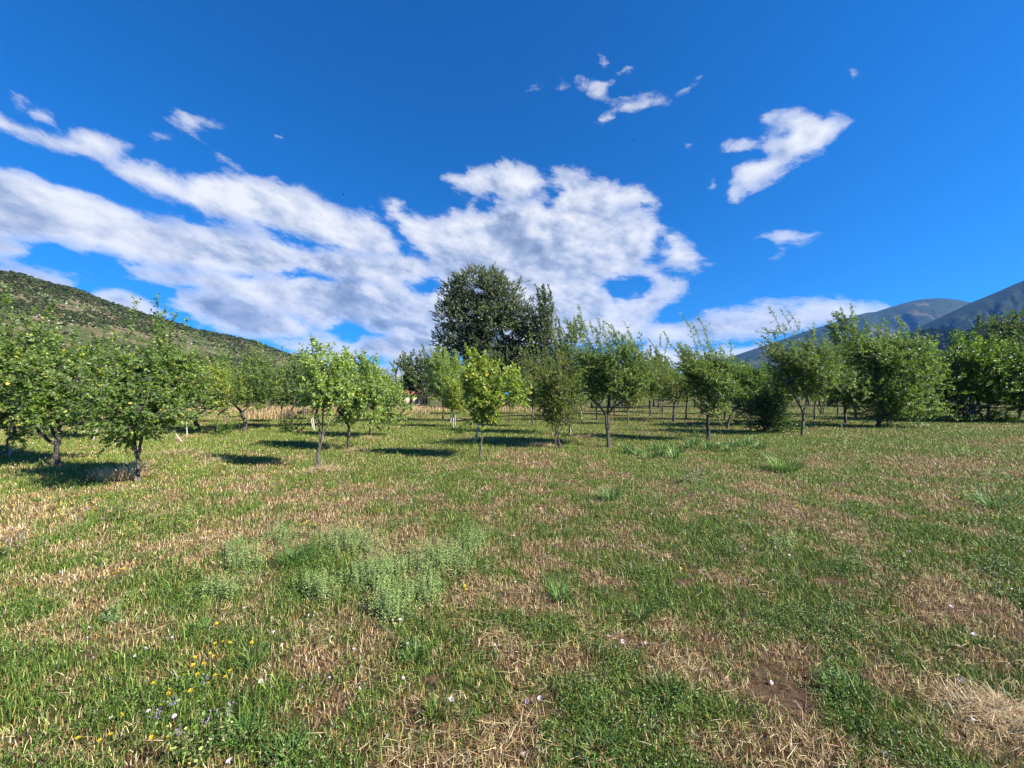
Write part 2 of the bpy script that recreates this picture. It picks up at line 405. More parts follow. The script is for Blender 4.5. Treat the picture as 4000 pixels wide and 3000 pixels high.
def zbump(x, y):
    d = np.hypot(x, y); k = np.clip((60-d)/30, 0, 1)
    return k*(0.10*(fbm(x*0.22, y*0.22, 2, 51)-0.5)+0.05*(fbm(x*1.1, y*1.1, 3, 52)-0.5))

# ------------------------------------------------------------------ ground sheet
def sp(n, half, k):
    t = np.linspace(-1, 1, n); return half*np.sinh(k*t)/math.sinh(k)
gx = sp(520, 6000, 8.6); gy = sp(520, 6000, 8.6)+3.0
GX, GY = np.meshgrid(gx, gy)
GZ = zbump(GX, GY)
gv = np.stack([GX.ravel(), GY.ravel(), GZ.ravel()], 1)
ii = np.arange(520*520).reshape(520, 520)
gq = np.stack([ii[:-1, :-1].ravel(), ii[:-1, 1:].ravel(), ii[1:, 1:].ravel(), ii[1:, :-1].ravel()], 1)
n = NM('meadow_soil'); g = n.g
P = n.pos()
f1 = g.noise(P, 38, 6, 0.7); f2 = g.noise(P, 6, 5, 0.65); f3 = g.noise(P, 140, 3, 0.6)
soil = g.ramp(f1, [(0.3, (0.045,0.028,0.016)), (0.6, (0.14,0.085,0.05)), (0.78, (0.24,0.16,0.095))])
thatch = g.ramp(f1, [(0.32, (0.030,0.018,0.010)), (0.54, (0.12,0.075,0.040)), (0.74, (0.42,0.30,0.17))])
grn = g.ramp(g.m('ADD', g.m('MULTIPLY', f1, 0.6), g.m('MULTIPLY', f2, 0.4)), [(0.34, (0.014,0.018,0.005)), (0.52, (0.07,0.085,0.017)), (0.70, (0.24,0.25,0.06))])
c = g.mix(g.ss(g.m('ADD', n.attr('green'), g.m('MULTIPLY', g.m('SUBTRACT', f2, 0.5), 0.9)), 0.3, 0.65), thatch, grn)
c = g.mix(g.ss(n.attr('bare'), 0.25, 0.7), c, soil)
n.set('Base Color', c); n.set('Roughness', 0.95); n.p.inputs['Specular IOR Level'].default_value = 0.15
n.bump(g.m('ADD', f1, g.m('MULTIPLY', f3, 0.5)), 0.8, 0.03)
meadow = mesh_np('meadow_ground', gv, [gq], [n.m], attrs={'green': green(GX.ravel(), GY.ravel()), 'bare': bare(GX.ravel(), GY.ravel())}, smooth=True)
tag(meadow, kind='structure')

# ------------------------------------------------------------------ grass
n = NM('grass_blades'); g = n.g
col = n.attr('col', 'Color')
n.set('Base Color', col); n.set('Roughness', 0.5); n.p.inputs['Specular IOR Level'].default_value = 0.35
n.translucent(col, 0.22)
GRASS_M = n.m
def pick(rng, n, cols, jit=0.27):
    c = np.array(cols)[rng.integers(0, len(cols), n)]
    return c*(1+rng.normal(0, jit, (n, 1)))*(1+rng.normal(0, 0.06, (n, 3)))
def blades(rng, x, y, z, h, w, az, lean, bend, col):
    """curved blades, five corners each"""
    N = len(x)
    d = np.stack([np.cos(az)*np.sin(lean), np.sin(az)*np.sin(lean), np.cos(lean)], 1)
    l2 = lean+bend
    d2 = np.stack([np.cos(az)*np.sin(l2), np.sin(az)*np.sin(l2), np.cos(l2)], 1)
    fa = az+rng.uniform(0.6, 2.5, N)
    s = np.stack([np.cos(fa), np.sin(fa), rng.normal(0, .15, N)], 1)*(w/2)[:, None]
    b = np.stack([x, y, z], 1)
    m = b+d*(h*0.55)[:, None]; t = m+d2*(h*0.45)[:, None]
    t[:, 2] = np.maximum(t[:, 2], z+0.004); m[:, 2] = np.maximum(m[:, 2], z+0.003)
    V = np.stack([b-s, b+s, m+s*0.8, m-s*0.8, t], 1).reshape(-1, 3)
    i = np.arange(N)*5
    return V, np.stack([i, i+1, i+2, i+3], 1), np.stack([i+3, i+2, i+4], 1), np.repeat(col, 5, 0)
def leaflets(rng, x, y, z, s, col, tilt=0.6, ratio=0.6):
    N = len(x)
    nrm = unit(np.stack([rng.normal(0, tilt, N), rng.normal(0, tilt, N), np.ones(N)], 1))
    az = rng.uniform(0, 2*np.pi, N); a = np.stack([np.cos(az), np.sin(az), np.zeros(N)], 1)
    u = unit(a-nrm*np.sum(a*nrm, 1, keepdims=True)); v = np.cross(nrm, u)
    c = np.stack([x, y, z], 1); s = s[:, None]
    V = np.stack([c-u*s*.5, c+v*s*ratio*.5+nrm*s*.08, c+u*s*.5, c-v*s*ratio*.5+nrm*s*.08], 1).reshape(-1, 3)
    i = np.arange(N)*4
    return V, np.stack([i, i+1, i+2, i+3], 1), np.repeat(col, 4, 0)
def spots(rng, dens, d0=1.2, d1=40.0):
    """random ground points in front of the camera, thinning with distance"""
    xs, ys = [], []
    e = d0*np.power(d1/d0, np.linspace(0, 1, 40))
    for a, b in zip(e[:-1], e[1:]):
        hw = 1.42*b+1.2; n_ = int(dens((a+b)/2)*2*hw*(b-a))
        xs.append(rng.uniform(-hw, hw, n_)); ys.append(rng.uniform(a, b, n_))
    return np.concatenate(xs), np.concatenate(ys)
rng = np.random.default_rng(21)
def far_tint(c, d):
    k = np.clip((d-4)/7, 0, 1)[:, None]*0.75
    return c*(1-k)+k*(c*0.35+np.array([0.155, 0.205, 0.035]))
STRAW = [(0.51,0.385,0.185),(0.63,0.50,0.27),(0.43,0.305,0.135),(0.28,0.175,0.07),(0.70,0.58,0.35),(0.18,0.10,0.045),(0.37,0.25,0.105),(0.12,0.065,0.03)]
GREEN = [(0.07,0.135,0.016),(0.105,0.19,0.024),(0.155,0.25,0.036),(0.05,0.10,0.014),(0.24,0.29,0.055),(0.12,0.18,0.035)]
HERB = [(0.055,0.12,0.016),(0.085,0.165,0.024),(0.04,0.09,0.014),(0.13,0.22,0.036),(0.10,0.17,0.045)]
def lod(d, p=0.75): return np.maximum(1.0, (d/3.2))**p
def dn(base): return lambda d: base*min(1.0, (2.6/d))**1.55
def finish(name, parts, mat):
    V = []; Q = []; T = []; C = []; o = 0
    for p in parts:
        if len(p) == 4: v, q, t, c = p; T.append(t+o)
        else: v, q, c = p
        V.append(v); Q.append(q+o); C.append(c); o += len(v)
    return mesh_np(name, np.concatenate(V), [np.concatenate(Q)]+([np.concatenate(T)] if T else []), [mat], attrs={'col': np.clip(np.concatenate(C), 0.004, 0.9)})
def swath(x, y): return 0.5+2.2*(fbm(x*0.5, y*0.5, 2, 91)-0.5)*np.pi
# standing stubble and lying straw
x, y = spots(rng, dn(6800)); gr = green(x, y); ba = bare(x, y); k = (rng.random(len(x)) < (1-gr)*0.85+0.16) & (rng.random(len(x)) > ba*0.9)
x, y, gr = x[k], y[k], gr[k]; d = np.hypot(x, y); N = len(x); L = lod(d)
stub = blades(rng, x, y, zbump(x, y), rng.uniform(0.015, 0.06, N)*L**0.35, rng.uniform(0.0022, 0.0042, N)*L, rng.uniform(0, 2*np.pi, N), np.abs(rng.normal(0.25, 0.3, N)), rng.normal(0.2, 0.3, N), pick(rng, N, STRAW))
x, y = spots(rng, dn(2600)); gr = green(x, y); ba = bare(x, y); k = (rng.random(len(x)) < (1-gr)**1.2*(0.25+1.1*np.clip(fbm(x*3.1+9, y*3.1, 3, 71)*3-1, 0, 1))+0.04) & (rng.random(len(x)) > ba*0.9)
x, y, gr = x[k], y[k], gr[k]; d = np.hypot(x, y); N = len(x); L = lod(d)
lie = blades(rng, x, y, zbump(x, y)+rng.uniform(0.003, 0.03, N), 0.025+0.085*rng.random(N)**1.6*L**0.3, rng.uniform(0.0018, 0.0032, N)*L, swath(x, y)+rng.normal(0, 0.7, N)+np.pi*(rng.random(N) < .5), rng.normal(1.45, 0.16, N), rng.normal(0.1, 0.25, N), pick(rng, N, STRAW[:5]))
tag(finish('dry_straw', [stub, lie], GRASS_M), 'pale tan stubble and cut straw lying over the mown meadow', 'straw', kind='stuff')
# green blades
x, y = spots(rng, dn(6600)); gr = green(x, y); ba = bare(x, y); k = (rng.random(len(x)) < gr**1.1*0.95+0.05) & (rng.random(len(x)) > ba*0.95)
x, y, gr = x[k], y[k], gr[k]; d = np.hypot(x, y); N = len(x); L = lod(d)
hh = rng.uniform(0.02, 0.06, N)*(0.6+0.8*gr)*np.where(rng.random(N) < .06, 2.0, 1.0)
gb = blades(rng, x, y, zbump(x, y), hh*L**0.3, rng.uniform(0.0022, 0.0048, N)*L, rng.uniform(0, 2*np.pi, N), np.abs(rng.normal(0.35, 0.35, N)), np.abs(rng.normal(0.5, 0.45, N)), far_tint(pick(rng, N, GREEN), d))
# clover-like leaves
x, y = spots(rng, dn(16000)); gr = green(x, y); ba = bare(x, y); cl = fbm(x*2.6, y*2.6, 3, 61)
k = (rng.random(len(x)) < np.clip((gr-0.25)*1.2, 0, 1)*np.clip((cl-0.36)*4.5, 0.1, 1)*(1-.55*np.clip((np.hypot(x, y)-5)/6, 0, 1))) & (rng.random(len(x)) > ba)
x, y, gr, cl = x[k], y[k], gr[k], cl[k]; d = np.hypot(x, y); N = len(x); L = lod(d, 0.6)
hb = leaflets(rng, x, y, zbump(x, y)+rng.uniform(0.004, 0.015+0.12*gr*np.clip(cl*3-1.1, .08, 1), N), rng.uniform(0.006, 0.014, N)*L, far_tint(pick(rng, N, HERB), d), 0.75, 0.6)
tag(finish('green_grass', [gb, hb], GRASS_M), 'short green grass and clover leaves growing in patches', 'grass', kind='stuff')

# ------------------------------------------------------------------ trees
def sweep(pts, rad, m):
    pts = np.asarray(pts, float); n_ = len(pts)
    tan = unit(np.gradient(pts, axis=0))
    ref = np.array([0.31, 0.95, 0.05]) if abs(tan[0] @ np.array([0.31, 0.95, 0.05])) < 0.9 else np.array([0.9, -0.2, 0.3])
    u = unit(ref-tan*np.sum(tan*ref, 1, keepdims=True)); v = np.cross(tan, u)
    a = np.arange(m)*2*np.pi/m
    ring = pts[:, None]+np.asarray(rad)[:, None, None]*(u[:, None]*np.cos(a)[None, :, None]+v[:, None]*np.sin(a)[None, :, None])
    V = ring.reshape(-1, 3); i = np.arange(n_-1)[:, None]*m; j = np.arange(m)[None]; k = (j+1) % m
    Q = np.stack([i+j, i+k, i+m+k, i+m+j], -1).reshape(-1, 4)
    return V, Q
DENS, LEAFK, WIDE = 1.5, 0.88, 1.14
class Wood:
    """branch skeleton: nodes with parents, tube radii from the pipe model"""
    def __init__(s): s.p = []; s.par = []; s.fix = {}
    def add(s, pt, par): s.p.append(np.asarray(pt, float)); s.par.append(par); return len(s.p)-1
    def path(s, pts, par=-1, r=None):
        for i, q in enumerate(pts):
            par = s.add(q, par)
            if r is not None: s.fix[par] = r[0]+(r[1]-r[0])*i/max(1, len(pts)-1)
        return par
    def build(s, tip_r=0.0032, expo=2.3):
        n_ = len(s.p); a = np.zeros(n_); kids = [[] for _ in range(n_)]
        for i in range(n_-1, -1, -1):
            r = max(a[i]**(1/expo) if a[i] > 0 else 0, tip_r)
            s.par[i] >= 0 and kids[s.par[i]].append(i)
            if i in s.fix: r = s.fix[i]
            a[i] = r
            if s.par[i] >= 0: a[s.par[i]] += r**expo
        V = []; Q = []; o = 0
        stack = [(i, None) for i in range(n_) if s.par[i] < 0]
        while stack:
            i, frm = stack.pop(); chain = [] if frm is None else [frm]
            c = i
            while True:
                chain.append(c)
                if not kids[c]: break
                ks = sorted(kids[c], key=lambda q: -a[q])
                for q in ks[1:]: stack.append((q, c))
                c = ks[0]
            P_ = np.array([s.p[q] for q in chain]); r = np.array([a[q] for q in chain])
            if frm is not None: r[0] = min(r[0], r[1]*1.15)
            if len(P_) < 2: continue
            if r.max() > 0.03 and len(P_) >= 3:      # smooth and roughen the thick pieces
                t = np.arange(len(P_)); tt = np.linspace(0, len(P_)-1, (len(P_)-1)*4+1)
                def cr(y):
                    y = np.concatenate([[2*y[0]-y[1]], y, [2*y[-1]-y[-2]]]); k = np.minimum(tt.astype(int), len(P_)-2); f = tt-k
                    p0, p1, p2, p3 = y[k], y[k+1], y[k+2], y[k+3]
                    return 0.5*(2*p1+(p2-p0)*f+(2*p0-5*p1+4*p2-p3)*f**2+(3*p1-p0-3*p2+p3)*f**3)
                P_ = np.stack([cr(P_[:, k]) for k in range(3)], 1); r = np.interp(tt, t, r)
                r = r*(1+0.10*np.sin(np.arange(len(r))*2.1+i))
            v, q = sweep(P_, r, 9 if r.max() > 0.03 else (5 if r.max() > 0.012 else 3))
            V.append(v); Q.append(q+o); o += len(v)
        return np.concatenate(V), np.concatenate(Q)
def leaf_mesh(rng, Sx, D, Ln, nl, size, ratio=0.5, droop=0.25, wind=(0, 0, 0), up=0.6, tone0=0.0):
    """leaves along shoots; Sx starts, D directions, Ln lengths"""
    K = len(Sx); t = (np.arange(nl)[None]+rng.uniform(0, 1, (K, nl)))/nl
    pos = Sx[:, None]+D[:, None]*(Ln[:, None]*t)[..., None]
    pos[..., 2] -= (0.10*Ln[:, None]*t**2)
    r = rng.normal(0, 1, (K, nl, 3)); perp = unit(r-D[:, None]*np.sum(r*D[:, None], -1, keepdims=True))
    ld = unit(0.6*D[:, None]+0.8*perp+np.array([0, 0, -droop])+np.array(wind)+rng.normal(0, .15, (K, nl, 3)))
    nr = rng.normal(0, 0.6, (K, nl, 3))+np.array([0, 0, up])
    nr = unit(nr-ld*np.sum(nr*ld, -1, keepdims=True)); w = np.cross(ld, nr)
    s = (size*rng.uniform(0.55, 1.2, (K, nl))*(1-0.25*(t > .85)))[..., None]
    rw = ratio*s*0.5
    b = pos
    tip = pos+ld*s-nr*s*0.10
    l1 = pos+ld*s*0.33+w*rw+nr*s*0.05; l2 = pos+ld*s*0.70+w*rw*0.75+nr*s*0.02
    r1 = pos+ld*s*0.33-w*rw+nr*s*0.05; r2 = pos+ld*s*0.70-w*rw*0.75+nr*s*0.02
    V = np.stack([b, l1, l2, tip, r2, r1], 2).reshape(-1, 3)
    i = np.arange(K*nl)*6
    Q = np.concatenate([np.stack([i, i+1, i+2, i+3], 1), np.stack([i, i+3, i+4, i+5], 1)])
    shoot = rng.normal(0, .14, (K, 1))
    tone = np.clip(0.36+tone0+shoot+rng.normal(0, .17, (K, nl))+0.14*t+(rng.random((K, nl)) < .03)*0.5, 0, 1)
    return V, Q, np.repeat(tone.ravel(), 6)
def crown_tips(rng, blobs, n_, shell=0.40, gap=0.62, openness=0.40, lumpy=0.5):
    w = np.array([b[3]*b[4]*b[5] for b in blobs])**0.75; w /= w.sum()
    k = rng.choice(len(blobs), n_*2, p=w)
    B = np.array([b[:6] for b in blobs])[k]
    d = unit(rng.normal(0, 1, (len(k), 3))); r = rng.random(len(k))**shell
    lump = 1.02+lumpy*(fbm(d[:, 0]*2.2+k*7.3+50, d[:, 2]*2.2+d[:, 1]*1.7+50, 3, 31)-0.5)*2
    P_ = B[:, :3]+d*B[:, 3:6]*(r*lump)[:, None]
    # openings in the crown
    q = fbm(P_[:, 0]/gap+P_[:, 1]/gap*.5+90, P_[:, 2]/gap-P_[:, 1]/gap*.4+90, 2, 37)
    keep = q > np.quantile(q, openness); P_, d = P_[keep][:n_], d[keep][:n_]
    return P_, d
def grow(name, label, base, trunk, blobs, tips, kind, bark, leaf=0.07, ratio=0.5, nl=20, shoot=0.32, seed=1, r0=0.06, wind=(-0.15, 0.05, 0), rise=0.5,
         sprays=(), group=None, cat='tree', stems=None, droop=0.25, tone0=0.0, rz=0.0, tr=0.0032, whips=52, openness=0.40, lumpy=0.45):
    """a tree at base: trunk (list of local points), crown from ellipsoids (local x, y, z, radii), sprays (local start, end) as long whips"""
    rng = np.random.default_rng(seed); tips = int(tips*DENS); leaf = leaf*LEAFK; nl = int(nl*1.2); r0 = r0*0.66
    root = empty(name, base, rz); tag(root, label, cat, group)
    wd = Wood()
    forks = []
    for tp in (stems or [trunk]):
        tp = [np.array(q, float) for q in tp]
        dense = []
        for a, b in zip(tp[:-1], tp[1:]):
            for t in np.linspace(0, 1, 4)[:-1]: dense.append(a+(b-a)*t)
        dense.append(tp[-1]); dense = np.array(dense)
        dense[1:-1] += rng.normal(0, r0*0.18, dense[1:-1].shape)*np.array([1, 1, .3])
        rr = r0 if stems is None else r0*0.62
        k = wd.path(dense, -1, (rr*1.12, rr*0.78)); forks.append(k)
        # root flare
        wd.fix[k-len(dense)+1] = rr*1.45
    for b in sorted(blobs, key=lambda b: np.linalg.norm(np.array(b[:3])-wd.p[forks[0]])):
        c = np.array(b[:3])
        cand = [i for i in range(len(wd.p)) if wd.p[i][2] > 0.3*wd.p[forks[0]][2]]
        i = min(cand, key=lambda i: np.linalg.norm(wd.p[i]-c)+(0.5*max(0, wd.p[i][2]-c[2])))
        a = wd.p[i]; n_ = max(3, int(np.linalg.norm(c-a)/0.25))
        mid = (a+c)/2+np.array([0, 0, -0.06])*np.linalg.norm(c-a)+rng.normal(0, .04*np.linalg.norm(c-a), 3)
        t = np.linspace(0, 1, n_+1)[1:, None]
        wd.path((1-t)**2*a+2*t*(1-t)*mid+t*t*c, i)
    P_, d = crown_tips(rng, blobs, tips, gap=max(0.4, 1.9*shoot), openness=openness, lumpy=lumpy)
    arr = np.array(wd.p); dist = np.min(np.linalg.norm(P_[:, None]-arr[None], axis=2), 1); order = np.argsort(dist)
    allp = list(arr)
    Sx, D, Ln = [], [], []
    A = np.zeros((len(arr)+tips*4+10, 3)); A[:len(arr)] = arr; cnt = len(arr)
    zf = min(wd.p[f][2] for f in forks)
    pen = np.zeros(len(A)); pen[:cnt] = np.where(arr[:, 2] < zf*0.8, 1.5, 0)
    for q, dd in zip(P_[order], d[order]):
        di = np.linalg.norm(A[:cnt]-q, axis=1)+pen[:cnt]+0.35*np.maximum(0, A[:cnt, 2]-q[2])
        i = int(np.argmin(di)); a = A[i].copy(); L_ = np.linalg.norm(q-a)
        steps = 1 if L_ < 0.18 else (2 if L_ < 0.45 else 3)
        mid = (a+q)/2+rng.normal(0, .07*L_, 3)-np.array([0, 0, .07*L_])
        par = i
        for t in np.linspace(0, 1, steps+1)[1:]:
            pt = (1-t)**2*a+2*t*(1-t)*mid+t*t*q
            par = wd.add(pt, par); A[cnt] = pt; cnt += 1
        dr = unit((q-a)/max(L_, 1e-6)*0.6+dd*0.4+np.array([0, 0, rise])+np.array(wind)*1.2+rng.normal(0, .28, 3))
        Ln_ = shoot*rng.uniform(0.55, 1.3); st = q-dr*0.12*Ln_
        e = wd.add(q+dr*Ln_*np.array([1, 1, 0.92]), par)
        A[cnt] = wd.p[e]; pen[cnt] = 0.15; cnt += 1
        Sx.append(st); D.append(dr); Ln.append(Ln_)
    V, Q, T = leaf_mesh(rng, np.array(Sx), np.array(D), np.array(Ln), nl, leaf, ratio, droop, wind, tone0=tone0)
    LV, LQ, LT = [V], [Q], [T]; off = len(V)
    sprays = list(sprays)
    whips = int(whips*rng.uniform(.35, 1.35))
    if tips > 200 and whips:                    # more whips, from the top of the crown
        top = np.argsort(-(P_[:, 2]+rng.normal(0, .7*shoot, len(P_))))[:len(P_)//2]
        hgt = P_[:, 2].max()
        for i in rng.choice(top, min(len(top), whips), replace=False):
            q = P_[i]; l = shoot*rng.uniform(1.1, 3.0)
            sprays.append((q, q+np.array([wind[0]*l*1.1+rng.normal(0, .18*l), rng.normal(0, .2*l), l])))
    for (a, b) in sprays:                       # long upright whips above the crown
        a = np.array(a, float); b = np.array(b, float)
        i = int(np.argmin(np.linalg.norm(A[:cnt]-a, axis=1))); a = A[i]
        L_ = np.linalg.norm(b-a); n_ = max(3, int(L_/0.12))
        mid = (a+b)/2+np.array([0.10*L_, 0, 0.12*L_])
        t = np.linspace(0, 1, n_+1)[:, None]; pts = (1-t)**2*a+2*t*(1-t)*mid+t*t*b
        wd.path(pts[1:], i)
        v, q, tt = leaf_mesh(rng, pts[1:-1], unit(np.diff(pts, axis=0))[1:], np.full(n_-1, L_/n_*1.4), 8, leaf, ratio, droop, wind, tone0=tone0+.06)
        LV.append(v); LQ.append(q+off); LT.append(tt); off += len(v)
        # side twigs on the whip
        for p in pts[n_//4:-1]:
            if rng.random() < .75:
                dr = unit(rng.normal(0, .8, 3)+np.array([0, 0, .8])+np.array(wind)); l = rng.uniform(.10, .28)*min(1.2, L_)
                v, q, tt = leaf_mesh(rng, p[None], dr[None], np.array([l]), 8, leaf, ratio, droop, wind, tone0=tone0+.06)
                LV.append(v); LQ.append(q+off); LT.append(tt); off += len(v)
    V, Q = wd.build(tr)
    mesh_np('trunk', V, [Q], [BARK[bark]], root, smooth=True)
    mesh_np('crown', np.concatenate(LV), [np.concatenate(LQ)], [LEAF[kind]], root, attrs={'tone': np.concatenate(LT)})
    root['_r'] = 0; del root['_r']
    return root
def gtree(name, label, bx, by, Y=None, trunk=(), blobs=(), sprays=(), stems=None, **kw):
    """trunk, crown bodies (px, py, rx, ry[, dy]) and whips read off the photograph, turned into metres at the tree's own distance"""
    g = ground(bx, by) if Y is None else np.array([(bx-2000)/FPX*Y/(CT), Y, 0.0])
    Y = g[1]; g[2] = float(zbump(g[:1], g[1:2])[0])-0.02
    def L(px, py, dy=0.0): return at(px, py, Y+dy)-g
    k = Y/FPX
    B = []
    for b in blobs:
        dy = b[4] if len(b) > 4 else 0.0
        c = L(b[0], b[1], dy); rd = b[5] if len(b) > 5 else 0.5*(b[2]+b[3])*k
        B.append((*c, b[2]*k*WIDE, rd*WIDE, b[3]*k))
    tk = [np.zeros(3)]+[L(*q) for q in trunk]
    st = None if stems is None else [[np.array([0.05*i, 0.03*((i*7) % 3-1), 0])]+[L(*q) for q in s_] for i, s_ in enumerate(stems)]
    sp_ = [(L(*a), L(*b)) for a, b in sprays]
    return grow(name, label, g, tk, B, kw.pop('tips'), kw.pop('kind'), kw.pop('bark'), sprays=sp_, stems=st, **kw)

WL = (-0.30, 0.04, 0.0)       # wind from the right
ORCH = []
def T(*a, **k): ORCH.append(gtree(*a, **k)); return ORCH[-1]
# left side
tA = T('apple_tree', 'tall apple tree cut by the left edge, hung with yellow apples', -40, 1800, trunk=[(-40,1690),(-35,1620)],
  blobs=[(-30,1440,150,130),(60,1560,110,90,-.4),(-60,1600,110,80),(60,1340,100,90),(30,1230,55,75),(120,1470,90,80),(-180,1480,120,160)],
  sprays=[((40,1230),(30,1120)),((120,1330),(205,1190)),((90,1300),(130,1215)),((20,1180),(-10,1085))], tips=420, kind='apple', bark='grey', leaf=0.095, ratio=0.55, nl=20, shoot=0.36, seed=11, r0=0.05)
T('apple_tree', 'slim apple tree between the tall left-edge tree and the dark forked trunk', 23, 1790, Y=10.2, trunk=[(28,1745),(30,1715)],
  blobs=[(35,1620,80,75),(60,1690,70,35),(-10,1560,90,70)], tips=160, kind='apple', bark='grey', leaf=0.085, seed=12, r0=0.035)
T('apple_tree', 'apple tree with a dark trunk forking low into three crooked limbs', 215, 1819, stems=[[(216,1780),(222,1735),(212,1700),(196,1662)],[(218,1780),(216,1735),(190,1722),(160,1690),(142,1668)],[(220,1780),(228,1730),(232,1690),(236,1650)]],
  blobs=[(230,1560,110,90),(150,1600,80,70,-.3),(300,1600,80,60,.3),(210,1450,80,90),(270,1400,60,70),(320,1500,60,80),(140,1500,60,60)],
  sprays=[((270,1380),(300,1275)),((200,1400),(190,1300)),((320,1430),(345,1340))], tips=380, kind='apple', bark='dark', leaf=0.085, ratio=0.52, nl=20, seed=13, r0=0.085)
T('plum_tree', 'full round-crowned fruit tree with a pale ringed trunk, nearest to the camera', 537, 1880, trunk=[(535,1840),(538,1800),(540,1770)],
  stems=[[(536,1840),(539,1790),(528,1750),(526,1680),(520,1600)],[(538,1840),(542,1790),(548,1740),(555,1660),(560,1580)]],
  blobs=[(540,1530,200,110),(430,1580,110,100,.2),(650,1570,100,100,.2),(480,1680,70,55,-.1),(600,1640,90,50),(540,1430,130,80),(500,1350,60,70),(640,1420,90,70),(400,1480,90,60),(535,1600,130,100,-.6),(700,1500,60,60)],
  sprays=[((530,1330),(525,1165)),((560,1300),(615,1160)),((510,1340),(515,1220)),((640,1360),(690,1220)),((660,1370),(735,1250)),((600,1330),(645,1200)),((440,1430),(430,1340)),((720,1440),(750,1360))],
  tips=820, kind='apple', bark='grey', leaf=0.068, ratio=0.56, nl=22, shoot=0.28, seed=14, r0=0.062, tone0=.02)
T('apple_tree', 'bushy young tree propped by two crossed white stakes', 362, 1720, trunk=[(362,1680),(366,1650)], blobs=[(370,1560,100,85),(330,1480,70,60),(420,1500,70,70)], tips=170, kind='apple', bark='grey', seed=15, r0=0.04, leaf=0.08)
T('apple_tree', 'fruit tree with a stout black trunk behind the slender pale stake', 773, 1683, trunk=[(766,1655),(760,1630)], blobs=[(760,1520,120,90),(690,1540,80,70),(840,1560,60,50),(770,1420,90,70)], sprays=[((770,1380),(775,1290))], tips=300, kind='apple', bark='dark', seed=16, r0=0.13, leaf=0.08)
T('apple_tree', 'thin sapling with a pale straight stem and yellowish leaves', 848, 1697, trunk=[(850,1650),(853,1620)], blobs=[(860,1550,70,60),(830,1500,60,60),(895,1580,40,30)], tips=160, kind='yellow', bark='grey', seed=17, r0=0.035, leaf=0.08)
T('apple_tree', 'rounded orchard tree with a crooked dark trunk widening at the fork', 957, 1683, trunk=[(958,1655),(948,1625),(944,1610)], blobs=[(950,1500,110,100),(880,1540,60,60),(1000,1560,40,40),(960,1430,80,60),(1020,1480,50,60)], sprays=[((975,1400),(975,1350)),((1000,1430),(1020,1375))], tips=340, kind='apple', bark='dark', seed=18, r0=0.12, leaf=0.09)
T('plum_tree', 'grey-green orchard tree with a slim bare stem and drooping lower twigs', 1140, 1672, trunk=[(1141,1630),(1138,1600)], blobs=[(1120,1510,90,80),(1140,1450,70,60),(1080,1540,50,50),(1170,1540,40,40)], tips=260, kind='narrow', bark='dark', seed=19, r0=0.06, leaf=0.09)
# middle left
T('pear_tree', 'pale airy young tree with a crooked white-flecked trunk', 1238, 1828, trunk=[(1240,1770),(1252,1720),(1256,1690)],
  stems=[[(1240,1775),(1252,1715),(1245,1650),(1238,1610),(1240,1560)],[(1243,1775),(1258,1715),(1262,1640),(1262,1580)],[(1243,1775),(1257,1705),(1290,1650),(1320,1620)]],
  blobs=[(1250,1520,80,70),(1190,1560,50,50,.2),(1310,1560,50,50),(1260,1440,60,60),(1200,1480,50,50),(1320,1490,50,50)],
  sprays=[((1262,1420),(1262,1365)),((1300,1450),(1330,1400)),((1210,1450),(1200,1390)),((1240,1420),(1235,1385))], tips=190, kind='pale', bark='grey', leaf=0.095, ratio=0.54, nl=15, shoot=0.30, seed=20, openness=.48, lumpy=.6, r0=0.05)
T('pear_tree', 'pale leafy young tree on a short black stem ringed by mown straw', 1358, 1757, trunk=[(1362,1710),(1364,1670)], blobs=[(1370,1560,90,80),(1320,1600,60,50),(1430,1610,60,45),(1380,1470,70,60),(1450,1540,50,50)],
  sprays=[((1390,1430),(1388,1375)),((1400,1450),(1425,1400)),((1350,1450),(1340,1400))], tips=260, kind='pale', bark='dark', leaf=0.10, ratio=0.54, nl=16, seed=21, openness=.44, lumpy=.55, r0=0.06)
T('pear_tree', 'pale young tree with a short white stem, last of the pale group', 1443, 1706, trunk=[(1444,1680),(1446,1650)], blobs=[(1460,1560,90,80),(1500,1620,60,50),(1540,1580,50,50),(1450,1480,60,50)], tips=300, kind='pale', bark='grey', leaf=0.10, ratio=0.58, nl=18, seed=22, r0=0.045)
T('pear_tree', 'small pale tree with a forked thin stem before the tall dry grass', 1522, 1640, Y=22, trunk=[(1524,1600),(1520,1585)], blobs=[(1520,1540,50,40),(1560,1560,35,30)], tips=120, kind='pale', bark='grey', leaf=0.11, seed=23, r0=0.05)
T('willow', 'silvery willow-leaved tree beside the cream wall', 1728, 1640, Y=22.5, trunk=[(1732,1600),(1728,1570)], blobs=[(1720,1500,80,80),(1675,1525,40,45),(1740,1440,60,40),(1790,1500,40,60)],
  sprays=[((1740,1430),(1735,1390)),((1710,1440),(1690,1410)),((1770,1440),(1770,1405)),((1690,1470),(1655,1430))], tips=330, kind='pale', bark='grey', leaf=0.13, ratio=0.3, nl=20, shoot=0.5, seed=24, r0=0.07)
T('pear_tree', 'yellow-green sapling held between three pale stakes', 1771, 1668, trunk=[(1772,1620),(1772,1600)], blobs=[(1770,1560,70,50),(1740,1590,50,30),(1800,1590,40,30)], tips=150, kind='yellow', bark='grey', leaf=0.095, ratio=0.6, seed=25, r0=0.03)
